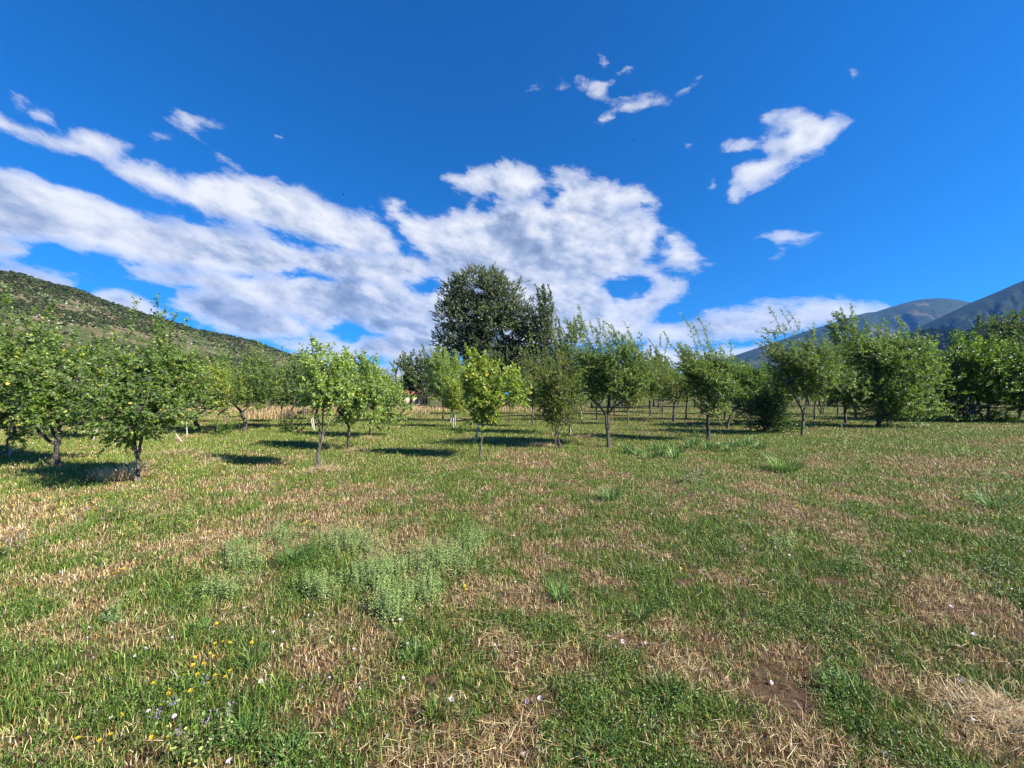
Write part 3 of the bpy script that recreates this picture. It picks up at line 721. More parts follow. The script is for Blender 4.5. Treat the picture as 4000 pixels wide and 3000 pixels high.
T('quince_tree', 'bright yellow-green young tree with a pale stem and one leaning prop', 1876, 1790, trunk=[(1878,1740),(1884,1690),(1884,1640)],
  blobs=[(1880,1560,70,60),(1940,1590,70,45,-.1),(1830,1580,50,40,.2),(1870,1480,60,60),(1990,1570,55,40),(1900,1640,60,35),(1850,1430,40,40),(2010,1540,35,30)],
  sprays=[((1870,1440),(1850,1372)),((1880,1440),(1885,1385)),((1920,1470),(1950,1405)),((1935,1480),(1940,1420))], tips=185, kind='yellow', bark='grey', leaf=0.105, ratio=0.56, nl=14, shoot=0.30, seed=26, openness=.5, lumpy=.6, r0=0.038)
T('plum_tree', 'small dark-stemmed tree half hidden behind the bright yellow-green one', 1990, 1648, trunk=[(1990,1620),(1992,1600)], blobs=[(1990,1540,80,60),(1970,1480,60,60)], sprays=[((1970,1440),(1965,1400))], tips=220, kind='apple', bark='dark', leaf=0.1, seed=27, r0=0.06)
# middle right
T('hazel_bush', 'upright olive-green bush on a sheaf of thin stems', 2171, 1752, stems=[[(2168,1700),(2150,1660),(2120,1620)],[(2172,1700),(2168,1650),(2160,1590)],[(2174,1700),(2185,1650),(2200,1600)],[(2178,1705),(2200,1660),(2220,1620)],[(2170,1700),(2178,1640),(2180,1560)]],
  blobs=[(2150,1520,80,110),(2190,1600,60,80),(2130,1610,60,50),(2110,1470,60,70),(2180,1440,50,70)], sprays=[((2130,1420),(2110,1370)),((2170,1420),(2165,1370)),((2190,1420),(2215,1380))], tips=620, kind='olive', bark='brown', leaf=0.055, ratio=0.5, nl=20, shoot=0.3, seed=28, r0=0.035)
T('plum_tree', 'wide-limbed tree with black forking branches and wind-swept silvery top', 2377, 1745, trunk=[(2372,1690),(2368,1640),(2368,1620)],
  stems=[[(2372,1690),(2367,1625),(2345,1590),(2310,1560)],[(2374,1690),(2370,1625),(2380,1580),(2376,1530)],[(2374,1690),(2372,1625),(2395,1590),(2440,1560),(2480,1535)]],
  blobs=[(2370,1480,110,90),(2290,1520,70,60),(2460,1510,70,60),(2370,1390,100,70),(2310,1440,60,60),(2440,1420,70,70),(2350,1320,70,50),(2500,1470,40,50)],
  sprays=[((2350,1300),(2335,1245)),((2370,1310),(2360,1255)),((2390,1330),(2390,1270)),((2420,1360),(2450,1300)),((2300,1360),(2290,1280)),((2440,1380),(2465,1320)),((2330,1320),(2305,1265))],
  tips=640, kind='narrow', bark='dark', leaf=0.085, ratio=0.36, nl=22, shoot=0.36, seed=29, r0=0.085, wind=WL)
T('plum_tree', 'loose tall tree behind, its grey-green whips rising left of the wide-limbed tree', 2224, 1698, trunk=[(2226,1650),(2230,1620)], blobs=[(2240,1500,70,90),(2240,1400,50,80),(2250,1320,30,60)], sprays=[((2250,1300),(2245,1240)),((2260,1310),(2275,1250)),((2240,1330),(2232,1275))], openness=.2, tips=400, kind='narrow', bark='dark', leaf=0.09, ratio=0.38, seed=30, r0=0.05, wind=WL)
T('plum_tree', 'medium tree with a pale stake tied to its slim trunk', 2270, 1648, trunk=[(2270,1610),(2272,1590)], blobs=[(2270,1530,70,60),(2250,1470,50,50)], tips=180, kind='apple', bark='dark', leaf=0.1, seed=31, r0=0.05)
T('quince_tree', 'small yellowish tree seen between the wide-limbed tree and the hazel clump', 2481, 1612, trunk=[(2481,1585),(2484,1565)], blobs=[(2490,1530,50,40),(2470,1500,40,40)], tips=130, kind='yellow', bark='brown', leaf=0.12, seed=32, r0=0.06)
T('hazel_bush', 'hazel clump with a fan of brown stems behind the row', 2582, 1612, stems=[[(2575,1580),(2550,1545)],[(2582,1580),(2575,1535)],[(2588,1580),(2600,1535)],[(2592,1585),(2625,1545)]], blobs=[(2570,1480,80,80),(2620,1500,60,60),(2540,1520,40,40),(2590,1400,60,50)],
  sprays=[((2560,1370),(2530,1320)),((2590,1370),(2582,1305)),((2600,1380),(2610,1320))], tips=380, kind='narrow', bark='brown', leaf=0.11, nl=18, shoot=0.45, seed=33, r0=0.07, wind=WL)
T('plum_tree', 'dark tree with a straight black trunk left of the whip-topped tree', 2632, 1648, trunk=[(2632,1610),(2633,1580)], blobs=[(2620,1500,80,70),(2660,1530,60,50),(2600,1440,60,50)], tips=320, kind='olive', bark='dark', leaf=0.085, seed=34, r0=0.085, wind=WL)
T('plum_tree', 'tree with three long bare-topped whips shooting up above its crown', 2770, 1726, trunk=[(2766,1670),(2762,1610),(2750,1585)],
  blobs=[(2760,1480,80,80),(2700,1490,50,60),(2820,1530,50,50),(2800,1450,60,50),(2720,1430,50,50),(2790,1590,50,40)],
  sprays=[((2730,1400),(2660,1225)),((2740,1410),(2700,1255)),((2780,1410),(2728,1240)),((2760,1420),(2735,1330)),((2810,1420),(2815,1360)),((2700,1420),(2680,1340))], tips=460, kind='narrow', bark='dark', leaf=0.085, ratio=0.42, nl=20, seed=35, r0=0.085, wind=WL)
T('plum_tree', 'leaning tree whose black trunk arches over like a hoop', 2840, 1673, stems=[[(2850,1630),(2868,1597),(2885,1592)],[(2850,1630),(2870,1594),(2905,1600),(2922,1640)]], blobs=[(2880,1540,70,50),(2930,1500,60,60),(2900,1460,60,50)], tips=260, kind='broad', bark='dark', leaf=0.085, seed=36, r0=0.10)
T('bramble_bush', 'low dark bush under the leaning tree, a lighter sprig on its right', 2980, 1690, stems=[[(2960,1650),(2940,1630)],[(2985,1650),(2990,1625)],[(3000,1655),(3040,1640)]], blobs=[(2970,1640,70,50),(2930,1600,50,40),(3030,1650,50,38),(3000,1580,60,40)], tips=420, kind='dark', bark='dark', leaf=0.075, ratio=0.6, nl=18, shoot=.25, seed=37, r0=0.03, cat='bush')
T('cherry_tree', 'dense dark green tree crown above the low dark bush', 2985, 1668, Y=19, trunk=[(2985,1610),(2980,1560)], blobs=[(2960,1510,90,60),(3020,1530,60,50),(2930,1490,50,45)], tips=330, kind='broad', bark='dark', leaf=0.10, seed=38, r0=0.08)
T('willow', 'wind-bent tree with a slender double-forked trunk and silvery leaning top', 3130, 1703, stems=[[(3138,1640),(3135,1600),(3110,1560),(3095,1535)],[(3139,1640),(3140,1600),(3160,1580),(3148,1540)]],
  blobs=[(3130,1460,110,70),(3200,1500,80,60),(3050,1470,70,50),(3120,1380,90,60),(3190,1400,70,60),(3060,1330,50,50),(3120,1300,50,40),(3010,1420,40,40)],
  sprays=[((3060,1290),(3004,1200)),((3080,1290),(3050,1210)),((3120,1280),(3120,1250)),((3170,1360),(3180,1265)),((3200,1370),(3235,1300)),((2990,1400),(2938,1330)),((3100,1280),(3080,1215))], tips=680, tone0=-.06, kind='narrow', bark='brown', leaf=0.09, ratio=0.36, nl=22, shoot=0.42, seed=39, r0=0.10, wind=WL)
T('hazel_bush', 'spreading many-stemmed bush behind the double-forked tree', 3205, 1622, stems=[[(3195,1590),(3165,1550)],[(3205,1590),(3195,1540)],[(3212,1590),(3230,1545)],[(3218,1592),(3255,1560)]], blobs=[(3200,1510,80,50),(3250,1530,50,40)], tips=220, kind='apple', bark='brown', leaf=0.12, seed=40, r0=0.06, cat='bush')
T('willow', 'big wind-combed dark tree, widest of the right-hand row', 3434, 1672, trunk=[(3434,1620),(3440,1570),(3445,1540)],
  blobs=[(3430,1500,140,90),(3330,1520,80,80),(3540,1490,100,80),(3400,1400,120,70),(3500,1390,110,60),(3320,1360,60,60),(3300,1290,40,45),(3560,1330,60,40),(3450,1590,110,50),(3370,1320,50,40),(3620,1430,40,50),(3560,1590,90,50),(3530,1630,80,35),(3380,1600,60,45)],
  sprays=[((3300,1270),(3250,1225)),((3310,1280),(3285,1205)),((3340,1310),(3345,1235)),((3480,1340),(3450,1245)),((3540,1320),(3515,1255)),((3570,1320),(3590,1275)),((3630,1400),(3660,1310)),((3390,1330),(3385,1260))], tips=1200, tone0=-.09, openness=.3, kind='narrow', bark='dark', leaf=0.115, ratio=0.42, nl=22, shoot=0.5, seed=41, r0=0.13, wind=WL)
T('walnut_tree', 'broad-leaved bright green tree spreading to the right edge', 3790, 1650, stems=[[(3770,1600),(3720,1560)],[(3790,1600),(3790,1540)],[(3810,1610),(3870,1575)],[(3800,1600),(3840,1540)]],
  blobs=[(3760,1480,110,90),(3860,1500,110,90),(3720,1570,80,50),(3870,1590,100,40),(3740,1390,70,60),(3850,1400,80,60),(3960,1450,90,90),(3680,1490,60,70),(4020,1530,80,80),(3940,1370,70,60),(3740,1630,90,30),(3650,1580,60,60),(3850,1635,70,25)],
  sprays=[((3740,1350),(3735,1290)),((3750,1350),(3762,1300)),((3880,1360),(3890,1310)),((3960,1330),(3975,1290))], tips=760, kind='broad', bark='dark', leaf=0.16, ratio=0.45, nl=17, shoot=0.55, seed=42, r0=0.12, wind=(-.1, 0, 0))
T('walnut_tree', 'broad-leaved tree partly beyond the right edge', 4170, 1655, trunk=[(4170,1600),(4175,1560)], blobs=[(4150,1480,140,110),(4080,1560,90,60),(4200,1380,110,80),(4290,1480,110,100)], tips=420, kind='broad', bark='dark', leaf=0.16, ratio=0.45, seed=43, r0=0.13)
T('plum_tree', 'shaggy dark tree filling the gap behind the widest wind-combed tree', 3660, 1645, Y=23, trunk=[(3650,1600),(3650,1560)], blobs=[(3620,1530,90,80),(3680,1560,80,60),(3600,1470,60,60)], tips=330, kind='dark', bark='dark', leaf=0.12, seed=44, r0=0.1)

T('plum_tree', 'dark tree squeezed between the double-forked and the widest wind-combed tree', 3300, 1650, Y=21, trunk=[(3300,1610),(3298,1570)], blobs=[(3290,1500,80,70),(3340,1540,60,50),(3270,1440,50,50)], tips=330, kind='dark', bark='dark', leaf=0.11, seed=45, r0=0.09, wind=WL)
T('walnut_tree', 'deep green tree rising behind the broad-leaved bright tree', 3860, 1625, Y=24, trunk=[(3860,1590),(3860,1540)], blobs=[(3830,1440,110,80),(3920,1460,90,80),(3790,1510,90,60),(3960,1400,70,60)], tips=420, kind='dark', bark='dark', leaf=0.15, seed=46, r0=0.13)

# yellow apples on the tall left-edge tree
n = NM('yellow_apple_skin'); g = n.g
n.set('Base Color', g.ramp(g.noise(n.obj(), 9, 3), [(0.35, (0.62,0.50,0.07)), (0.65, (0.80,0.62,0.10))])); n.set('Roughness', 0.35)
def apple_mesh():
    m = 10; r = 8; V = []
    for i in range(r+1):
        t = math.pi*i/r
        for j in range(m):
            a = 2*math.pi*j/m; rr = 0.036*math.sin(t)*(1+0.06*math.cos(t))
            V.append((rr*math.cos(a), rr*math.sin(a), 0.034*math.cos(t)-0.010*math.exp(-(math.sin(t)/0.35)**2)*(1 if t < 1.57 else -.5)))
    Q = [(i*m+j, i*m+(j+1) % m, (i+1)*m+(j+1) % m, (i+1)*m+j) for i in range(r) for j in range(m)]
    return np.array(V), np.array(Q)
av, aq = apple_mesh()
first = None
for (px, py, Y) in [(160,1546,8.9),(89,1648,8.5),(110,1657,8.45),(80,1682,8.7),(74,1690,8.75),(30,1500,8.4),(-20,1560,8.3),(118,1425,8.8),(12,1395,8.9)]:
    p = at(px, py, Y)-np.array(tA.location)
    if first is None: first = mesh_np('apple', av, [aq], [n.m], tA, smooth=True); o = first
    else: o = first.copy(); COL.objects.link(o); o.parent = tA
    o.location = p

# the great oak and its neighbours
def oak():
    Y = 45.0
    bl = [(1875,1125,100,75),(1800,1150,70,70),(1945,1145,85,70),(1765,1235,60,65),(1850,1240,90,75),(1950,1250,100,75),(2020,1240,75,70),(1735,1335,55,55),(1820,1340,80,60),(1920,1370,100,70),(2020,1340,80,70),(2085,1310,55,75),(1720,1425,50,50),(1800,1430,80,55),(1900,1460,90,50),(2000,1440,90,60),(2085,1420,65,65),(1870,1070,55,30),(1960,1310,85,60),(1990,1390,85,60),(1890,1310,80,60)]
    return gtree('oak_tree', 'huge round-crowned oak towering over the orchard', 1940, 1593, Y=Y, trunk=[(1938,1540),(1935,1480)], blobs=bl, tips=4700, kind='oak', bark='dark', leaf=0.185, ratio=0.55, nl=22, shoot=0.8, seed=60, tone0=.16, whips=10, openness=.15, lumpy=.40, r0=0.8, wind=(-.05,0,0), rise=.35, tr=0.012)
oak()
gtree('poplar_tree', 'slender pale-topped tree on the right shoulder of the oak', 2150, 1592, Y=44, trunk=[(2150,1540),(2150,1400)], blobs=[(2140,1340,60,70),(2130,1250,40,60),(2160,1420,70,60),(2190,1370,35,50),(2130,1180,22,40),(2190,1480,60,50)], tips=900, kind='oak', bark='dark', leaf=0.18, nl=16, shoot=0.7, seed=61, openness=.15, r0=0.3, tr=0.01, tone0=.05)
gtree('alder_tree', 'dark bluish tree overhanging the cream wall', 1610, 1590, Y=40, trunk=[(1605,1550),(1600,1500)], blobs=[(1610,1460,60,55),(1590,1495,45,32),(1640,1420,40,40),(1575,1450,35,40),(1660,1490,40,60)], sprays=[((1620,1400),(1615,1365)),((1640,1390),(1650,1365)),((1585,1420),(1578,1385))], tips=620, kind='oak', bark='dark', leaf=0.17, nl=16, shoot=0.6, seed=62, r0=0.2, tr=0.009)
gtree('alder_tree', 'dark undergrowth tree filling the gap under the oak on its left', 1730, 1592, Y=42, trunk=[(1730,1560),(1730,1530)], blobs=[(1730,1520,80,55),(1820,1530,80,50),(1920,1540,80,45)], tips=640, kind='dark', bark='dark', leaf=0.17, nl=15, shoot=0.6, seed=63, r0=0.15, tr=0.009)
gtree('alder_tree', 'dark tree filling the gap under the oak on its right', 2080, 1592, Y=42, trunk=[(2080,1560),(2080,1530)], blobs=[(2040,1520,80,55),(2140,1520,80,55),(2210,1500,60,60)], tips=560, kind='dark', bark='dark', leaf=0.17, nl=15, shoot=0.6, seed=64, r0=0.15, tr=0.009)
gtree('walnut_tree', 'dark domed tree beyond the hazel clump', 2540, 1592, Y=44, trunk=[(2540,1550),(2540,1500)], blobs=[(2540,1440,65,60),(2510,1490,60,50),(2580,1490,60,50)], tips=520, kind='dark', bark='dark', leaf=0.2, nl=15, shoot=0.6, seed=65, r0=0.2, tr=0.009)
gtree('oak_tree', 'dark oak on the rise behind the right-edge trees', 3920, 1585, Y=60, trunk=[(3920,1520),(3920,1440)], blobs=[(3880,1330,90,80),(3970,1310,110,85),(3840,1390,70,50),(4060,1330,110,90),(3920,1410,100,60)], tips=1200, kind='dark', bark='dark', leaf=0.28, nl=16, shoot=0.9, seed=66, r0=0.45, tr=0.014)
gtree('dead_tree', 'bare grey dead tree poking up left of the dark bluish tree', 1548, 1590, Y=39, trunk=[(1548,1540),(1547,1480),(1545,1440)], blobs=[(1545,1440,5,5)], tips=3, kind='dark', bark='grey', leaf=0.05, nl=1, shoot=0.3, seed=67, r0=0.22, sprays=[], tr=0.03,
      stems=[[(1548,1500),(1546,1450),(1522,1412)],[(1548,1500),(1548,1450),(1562,1415)],[(1548,1500),(1545,1455),(1530,1445)]])

# orchard and wood behind: five patterns, copied
def proto(i, kind, bark, h, w, leaf, tips, seed, nm, lab, sh=0.4, grp='orchard trees in the back rows'):
    rng = np.random.default_rng(seed); bl = []
    for k in range(9):
        a = rng.uniform(0, 6.28); r = rng.uniform(0.1, 0.55)*w; z = rng.uniform(0.38, 0.82)*h
        bl.append((r*math.cos(a), r*math.sin(a), z, w*rng.uniform(.3, .5), w*rng.uniform(.3, .5), h*rng.uniform(.14, .22)))
    sp_ = []
    for k in range(4):
        x = rng.uniform(-.4, .4)*w; y = rng.uniform(-.4, .4)*w
        sp_.append(((x, y, .8*h), (x-.1*w, y, h*rng.uniform(.98, 1.12))))
    return grow(nm, lab, (0, 0, 0), [(0, 0, 0), (0.03, 0, .15*h), (-0.02, .02, .28*h)], bl, tips, kind, bark, leaf=leaf, nl=18, shoot=sh, seed=seed, r0=0.022*h, sprays=sp_, group=grp, wind=(-.15, 0, 0), tr=0.006, whips=26)
ROW = 'leafy green orchard tree standing in the rows behind'
protos = [proto(0, 'apple', 'dark', 4.2, 1.6, 0.11, 300, 71, 'orchard_tree', ROW), proto(1, 'narrow', 'dark', 4.6, 1.5, 0.11, 320, 72, 'orchard_tree', ROW), proto(2, 'olive', 'brown', 4.0, 1.5, 0.10, 300, 73, 'orchard_tree', ROW), proto(3, 'apple', 'grey', 3.6, 1.5, 0.11, 280, 74, 'orchard_tree', ROW)]
WOODL = 'dark green tree in the wood that closes the field'
woods = [proto(4, 'dark', 'dark', 7.0, 2.8, 0.22, 420, 75, 'woodland_tree', WOODL, 0.6, 'trees of the wood beyond the field'), proto(5, 'oak', 'dark', 7.5, 3.0, 0.22, 440, 76, 'woodland_tree', WOODL, 0.6, 'trees of the wood beyond the field')]
rng = np.random.default_rng(8)
used = set()
def put(src, px, Y, topy, lab=None, sq=1.0, hh=None):
    o = src if id(src) not in used else copy_tree(src)
    used.add(id(src))
    o.location = ((px-2000)/FPX*Y, Y, float(zbump(np.array([(px-2000)/FPX*Y]), np.array([Y]))[0]))
    h = hh[0]; want = CAM_H+(1540-topy)/FPX*Y
    s = want/h; o.scale = (s*sq, s*sq, s); o.rotation_euler = (0, 0, rng.uniform(0, 6.28))
HT = [4.4, 4.8, 4.2, 3.8]
BACK = [(60,17,1400),(160,21,1380),(300,15,1420),(420,19,1400),(470,26,1390),(600,17,1430),(640,24,1400),(720,20,1400),(810,27,1400),(880,22,1420),(1010,26,1440),(1060,31,1465),(1100,22,1460),(1190,27,1410),(1280,24,1400),(1310,31,1395),(1400,28,1400),(1480,31,1420),(1340,19,1430),
 (1840,30,1430),(1900,22,1450),(2050,26,1420),(2080,19,1430),(2110,31,1430),(2200,27,1430),(2330,24,1440),(2400,30,1430),(2450,20,1430),(2540,28,1400),(2680,24,1400),(2740,30,1400),(2830,24,1420),(2880,30,1440),(2920,23,1455),(3060,27,1420),(3040,20,1420),(3180,24,1390),(3270,29,1390),(3300,21,1400),(3340,26,1380),(3520,25,1380),(3600,29,1390),(3760,26,1390),(3860,28,1400),(3980,25,1380),(-200,16,1350),(-380,20,1380),(4330,26,1380),(4500,24,1370)]
for q, (px, Y, ty) in enumerate(BACK):
    k = (q*7+q//3) % 4
    put(protos[k], px, Y, ty+rng.uniform(-12, 18), hh=(HT[k],), sq=rng.uniform(.85, 1.15))
for q in range(70):
    px = -500+q*74+rng.uniform(-40, 40)
    if 1380 < px < 1560: ty = 1480
    elif px < 1400: ty = rng.uniform(1425, 1470)
    elif 2780 < px < 3080: ty = rng.uniform(1440, 1470)
    elif px > 2300: ty = rng.uniform(1390, 1440)
    else: ty = rng.uniform(1440, 1480)
    put(woods[q % 2], px, rng.uniform(43, 54), ty, hh=([7.3, 7.8][q % 2],), sq=rng.uniform(1.0, 1.5))

# ------------------------------------------------------------------ hills
def ridge_sheet(name, prof, depth, foot, back, m, nu=220, ns=90, rough=0.04, seed=1, shape=1.15, gully=0.0):
    """prof: (px, py) skyline, depth: (px, Y) distance of the crest; a slope from its foot up to the crest and down behind"""
    p0, p1 = prof[0][0], prof[-1][0]
    px = np.linspace(p0, p1, nu)
    v = (1540-np.interp(px, [a for a, _ in prof], [b for _, b in prof]))/FPX
    # soften the corners of the skyline
    ker = np.exp(-np.linspace(-2, 2, 9)**2); ker /= ker.sum(); v = np.convolve(np.pad(v, 4, 'edge'), ker, 'valid')
    Yr = np.interp(px, [a for a, _ in depth], [b for _, b in depth]); H = np.maximum(v*Yr+CAM_H, 0.2)
    s = np.concatenate([np.linspace(0, 1, int(ns*.75)), np.linspace(1, 2, ns-int(ns*.75)+1)[1:]])
    Sg, U = np.meshgrid(s, (px-2000)/FPX, indexing='ij')
    Y = Yr[None]*np.where(Sg <= 1, foot+(1-foot)*Sg, 1+(back-1)*(Sg-1))
    Z = H[None]*np.where(Sg <= 1, np.clip(Sg, 0, 1)**shape, np.clip(2-Sg, 0, 1)**1.3)
    X = U*Y
    w = np.minimum(Sg*4, 1)*np.clip(2-Sg, 0, 1)*np.where((Sg > .85) & (Sg < 1.1), 0.35, 1)
    sc_ = 1.0/(H.max()*0.5)
    Z = Z+w*H[None]*rough*4*(fbm(X*sc_+7, Y*sc_+3, 5, seed)-0.5)-0.3*(Sg < .02)
    if gully:       # gullies running down the slope
        gl = np.abs(fbm(U*14+Sg*1.3, Sg*2.2, 4, seed+3)-0.5)*2
        Z = Z-np.clip(Sg*3, 0, 1)*np.clip((0.97-Sg)*5, 0, 1)*H[None]*gully*(1-np.clip(gl*3, 0, 1))
    V = np.stack([X.ravel(), Y.ravel(), Z.ravel()], 1)
    i = np.arange(Sg.size).reshape(Sg.shape)
    Q = np.stack([i[:-1, :-1].ravel(), i[:-1, 1:].ravel(), i[1:, 1:].ravel(), i[1:, :-1].ravel()], 1)
    o = mesh_np(name, V, [Q], [m], smooth=True); tag(o, kind='structure')
    return X, Y, Z, Sg
# left hill: dry stony slope with scrub
n = NM('scrub_slope'); g = n.g; P = n.pos()
a1 = g.noise(P, 0.035, 5, 0.6); a2 = g.noise(P, 0.14, 5, 0.65); a3 = g.noise(P, 0.5, 4, 0.7)
dry = g.ramp(a3, [(0.3, (0.10,0.076,0.041)), (0.55, (0.18,0.14,0.08)), (0.75, (0.28,0.225,0.14))])
scr = g.ramp(a3, [(0.3, (0.04,0.058,0.018)), (0.6, (0.075,0.095,0.032)), (0.8, (0.12,0.13,0.05))])
mx = g.ss(g.m('ADD', g.m('MULTIPLY', a1, 0.9), g.m('MULTIPLY', a2, 0.8)), 0.70, 0.92)
c = g.mix(mx, dry, scr)
c = g.mix(g.m('MULTIPLY', g.ss(g.noise(P, 0.33, 4, 0.75), 0.60, 0.70), g.ss(a1, 0.40, 0.55)), c, (0.34, 0.31, 0.27))
n.set('Base Color', c); n.set('Roughness', 0.95); n.p.inputs['Specular IOR Level'].default_value = 0.1
n.bump(g.m('ADD', a2, g.m('MULTIPLY', a3, .5)), 1.0, 3.0)
HILL_P = [(-1400,1010),(-700,1030),(-200,1045),(0,1062),(69,1068),(172,1108),(286,1134),(366,1162),(492,1205),(744,1283),(900,1314),(1000,1338),(1072,1366),(1158,1392),(1200,1405),(1300,1440),(1420,1480),(1560,1525)]
HILL_D = [(-1400,300),(-200,360),(0,380),(600,520),(1000,640),(1560,850)]
HX, HY, HZ, HS = ridge_sheet('scrub_hill', HILL_P, HILL_D, 0.42, 1.6, n.m, 420, 170, 0.03, 5)
# scrub, trees of the crest and rocks on it
def bushes(name, pts, size, cols, seed, label, kind='stuff', sub=1, flat=0.75):
    rng = np.random.default_rng(seed); V, Q, C = [], [], []; o = 0
    # clumps of small tilted leaf sprays
    N = len(pts); K = 30
    d = unit(rng.normal(0, 1, (N, K, 3))); r = rng.random((N, K, 1))**0.4
    c = pts[:, None]+d*r*size[:, None, None]*np.array([1, 1, flat])*0.5+np.array([0, 0, .35])*size[:, None, None]
    nr = unit(d+rng.normal(0, .5, (N, K, 3))+np.array([0, 0, .4])); a = unit(np.cross(nr, rng.normal(0, 1, (N, K, 3)))); b = np.cross(nr, a)
    s = size[:, None, None]*rng.uniform(.18, .36, (N, K, 1))
    V = np.stack([c-a*s, c+b*s*.8, c+a*s, c-b*s*.8], 2).reshape(-1, 3)
    i = np.arange(N*K)*4
    col = np.repeat(np.repeat(pick(rng, N, cols, .22), K, 0)*(1+rng.normal(0, .2, (N*K, 1))), 4, 0)
    o = mesh_np(name, V, [np.stack([i, i+1, i+2, i+3], 1)], [SCRUB_M], attrs={'col': np.clip(col, .004, .9)})
    tag(o, label, kind=kind)
n = NM('scrub_leaves'); n.set('Base Color', n.attr('col', 'Color')); n.set('Roughness', 0.8); n.p.inputs['Specular IOR Level'].default_value = 0.1; n.translucent(n.attr('col', 'Color'), 0.2); SCRUB_M = n.m
rng = np.random.default_rng(17)
def on_slope(X, Y, Z, Sg, N, lo, hi, pw=1.0, pxlo=None, pxhi=None):
    r = int(np.argmax(Sg[:, 0] >= 1.0))
    s = lo+(hi-lo)*rng.random(N)**pw; s_ = s*r
    u = rng.random(N)*(X.shape[1]-2)
    i = np.minimum(s_.astype(int), X.shape[0]-2); j = u.astype(int); fi = s_-i; fj = u-j
    def bl(A): return (A[i, j]*(1-fj)+A[i, j+1]*fj)*(1-fi)+(A[i+1, j]*(1-fj)+A[i+1, j+1]*fj)*fi
    return np.stack([bl(X), bl(Y), bl(Z)], 1), s
SC = [(0.048,0.068,0.024),(0.062,0.080,0.030),(0.040,0.056,0.020),(0.080,0.095,0.040),(0.068,0.080,0.035)]
p, s = on_slope(HX, HY, HZ, HS, 26000, 0.02, 1.0, .8)
q = fbm(p[:, 0]*0.02, p[:, 1]*0.02, 4, 9)+0.38*np.clip((s-.72)/.28, 0, 1)+0.25*np.clip((p[:, 0]+330)/150, 0, 1); k = q+0.25*rng.random(len(q)) > 0.60
p, s = p[k], s[k]
bushes('hill_scrub', p, rng.uniform(0.7, 2.7, len(p))*(1+0.6*(s > .9)), SC, 3, 'dark green scrub dotted over the stony left hillside')
p, s = on_slope(HX, HY, HZ, HS, 1100, 0.955, 1.01)
bushes('ridge_scrub', p, rng.uniform(1.8, 4.0, len(p)), SC[:3], 4, 'dark trees and bushes lining the crest of the left hill')
n = NM('limestone'); g = n.g; n.set('Base Color', g.ramp(g.noise(n.pos(), 1.2, 4), [(0.3, (0.33,0.31,0.28)), (0.7, (0.55,0.52,0.48))])); n.set('Roughness', 0.9)
p, s = on_slope(HX, HY, HZ, HS, 6000, 0.05, 0.94); q = fbm(p[:, 0]*0.03+5, p[:, 1]*0.03, 3, 19); p = p[q > .54]
N = len(p); sz = rng.uniform(.2, .6, (N, 1, 1))
rk = np.array([[-1,-1,-.4],[1,-1,-.4],[1,1,-.4],[-1,1,-.4],[-.7,-.6,.6],[.6,-.7,.5],[.7,.5,.7],[-.5,.7,.4]])
V = (p[:, None]+(rk[None]+rng.normal(0, .25, (N, 8, 3)))*sz*np.array([1.3, .9, .8])).reshape(-1, 3)
F = np.array([[4,5,6,7],[0,1,5,4],[1,2,6,5],[2,3,7,6],[3,0,4,7]])
tag(mesh_np('hill_rocks', V, [(np.arange(N)[:, None, None]*8+F[None]).reshape(-1, 4)], [n.m]), 'pale limestone rocks scattered over the left hillside', kind='stuff')

# right mountains
def forest_mat(name, dk, lt, dryc, sc_, th):
    n = NM(name); g = n.g; P = n.pos()
    b1 = g.noise(P, sc_, 6, 0.62); b2 = g.noise(P, sc_*7, 5, 0.7)
    f = g.ramp(g.m('ADD', g.m('MULTIPLY', b2, .6), g.m('MULTIPLY', g.noise(P, sc_*30, 3, .7), .4)), [(0.38, dk), (0.62, lt)])
    c = g.mix(g.ss(g.m('ADD', b1, g.m('MULTIPLY', b2, .35)), th, th+.14), f, dryc)
    n.set('Base Color', c); n.set('Roughness', 0.95); n.p.inputs['Specular IOR Level'].default_value = 0.05
    n.bump(b2, 1.0, 12.0)
    return n.m
fm1 = forest_mat('far_mountain_forest', (0.012,0.022,0.012), (0.042,0.060,0.028), (0.11,0.095,0.05), 0.004, 0.72)
fm2 = forest_mat('near_mountain_forest', (0.008,0.016,0.010), (0.040,0.058,0.030), (0.075,0.078,0.042), 0.007, 0.80)
fm3 = forest_mat('foothill_forest', (0.012,0.02,0.011), (0.028,0.042,0.02), (0.04,0.05,0.024), 0.012, 0.85)
ridge_sheet('far_mountain', [(2500,1536),(2700,1460),(2862,1391),(2999,1345),(3200,1279),(3383,1220),(3429,1217),(3590,1171),(3672,1160),(3731,1163),(3805,1180),(3950,1230),(4200,1320),(4500,1420)], [(2500,4200),(4500,4200)], 0.6, 1.25, fm1, 320, 140, 0.03, 31, gully=0.04)
ridge_sheet('near_mountain', [(3250,1480),(3400,1385),(3550,1298),(3700,1228),(3805,1178),(3887,1146),(4000,1098),(4200,1015),(4500,930),(5200,860)], [(3250,2600),(5200,2300)], 0.5, 1.3, fm2, 320, 140, 0.035, 32, gully=0.05)
X3, Y3, Z3, S3 = ridge_sheet('wooded_foothill', [(3150,1490),(3400,1390),(3560,1318),(3640,1292),(3760,1300),(3900,1285),(4200,1265),(5000,1240)], [(3150,1300),(5000,1100)], 0.5, 1.3, fm3, 220, 90, 0.03, 33)
p, s = on_slope(X3, Y3, Z3, S3, 12000, 0.3, 1.0, .7)
bushes('foothill_wood', p, rng.uniform(9, 16, len(p)), [(0.014,0.024,0.012),(0.020,0.032,0.015),(0.026,0.04,0.018)], 6, 'dark wood covering the lower slope of the right mountain')

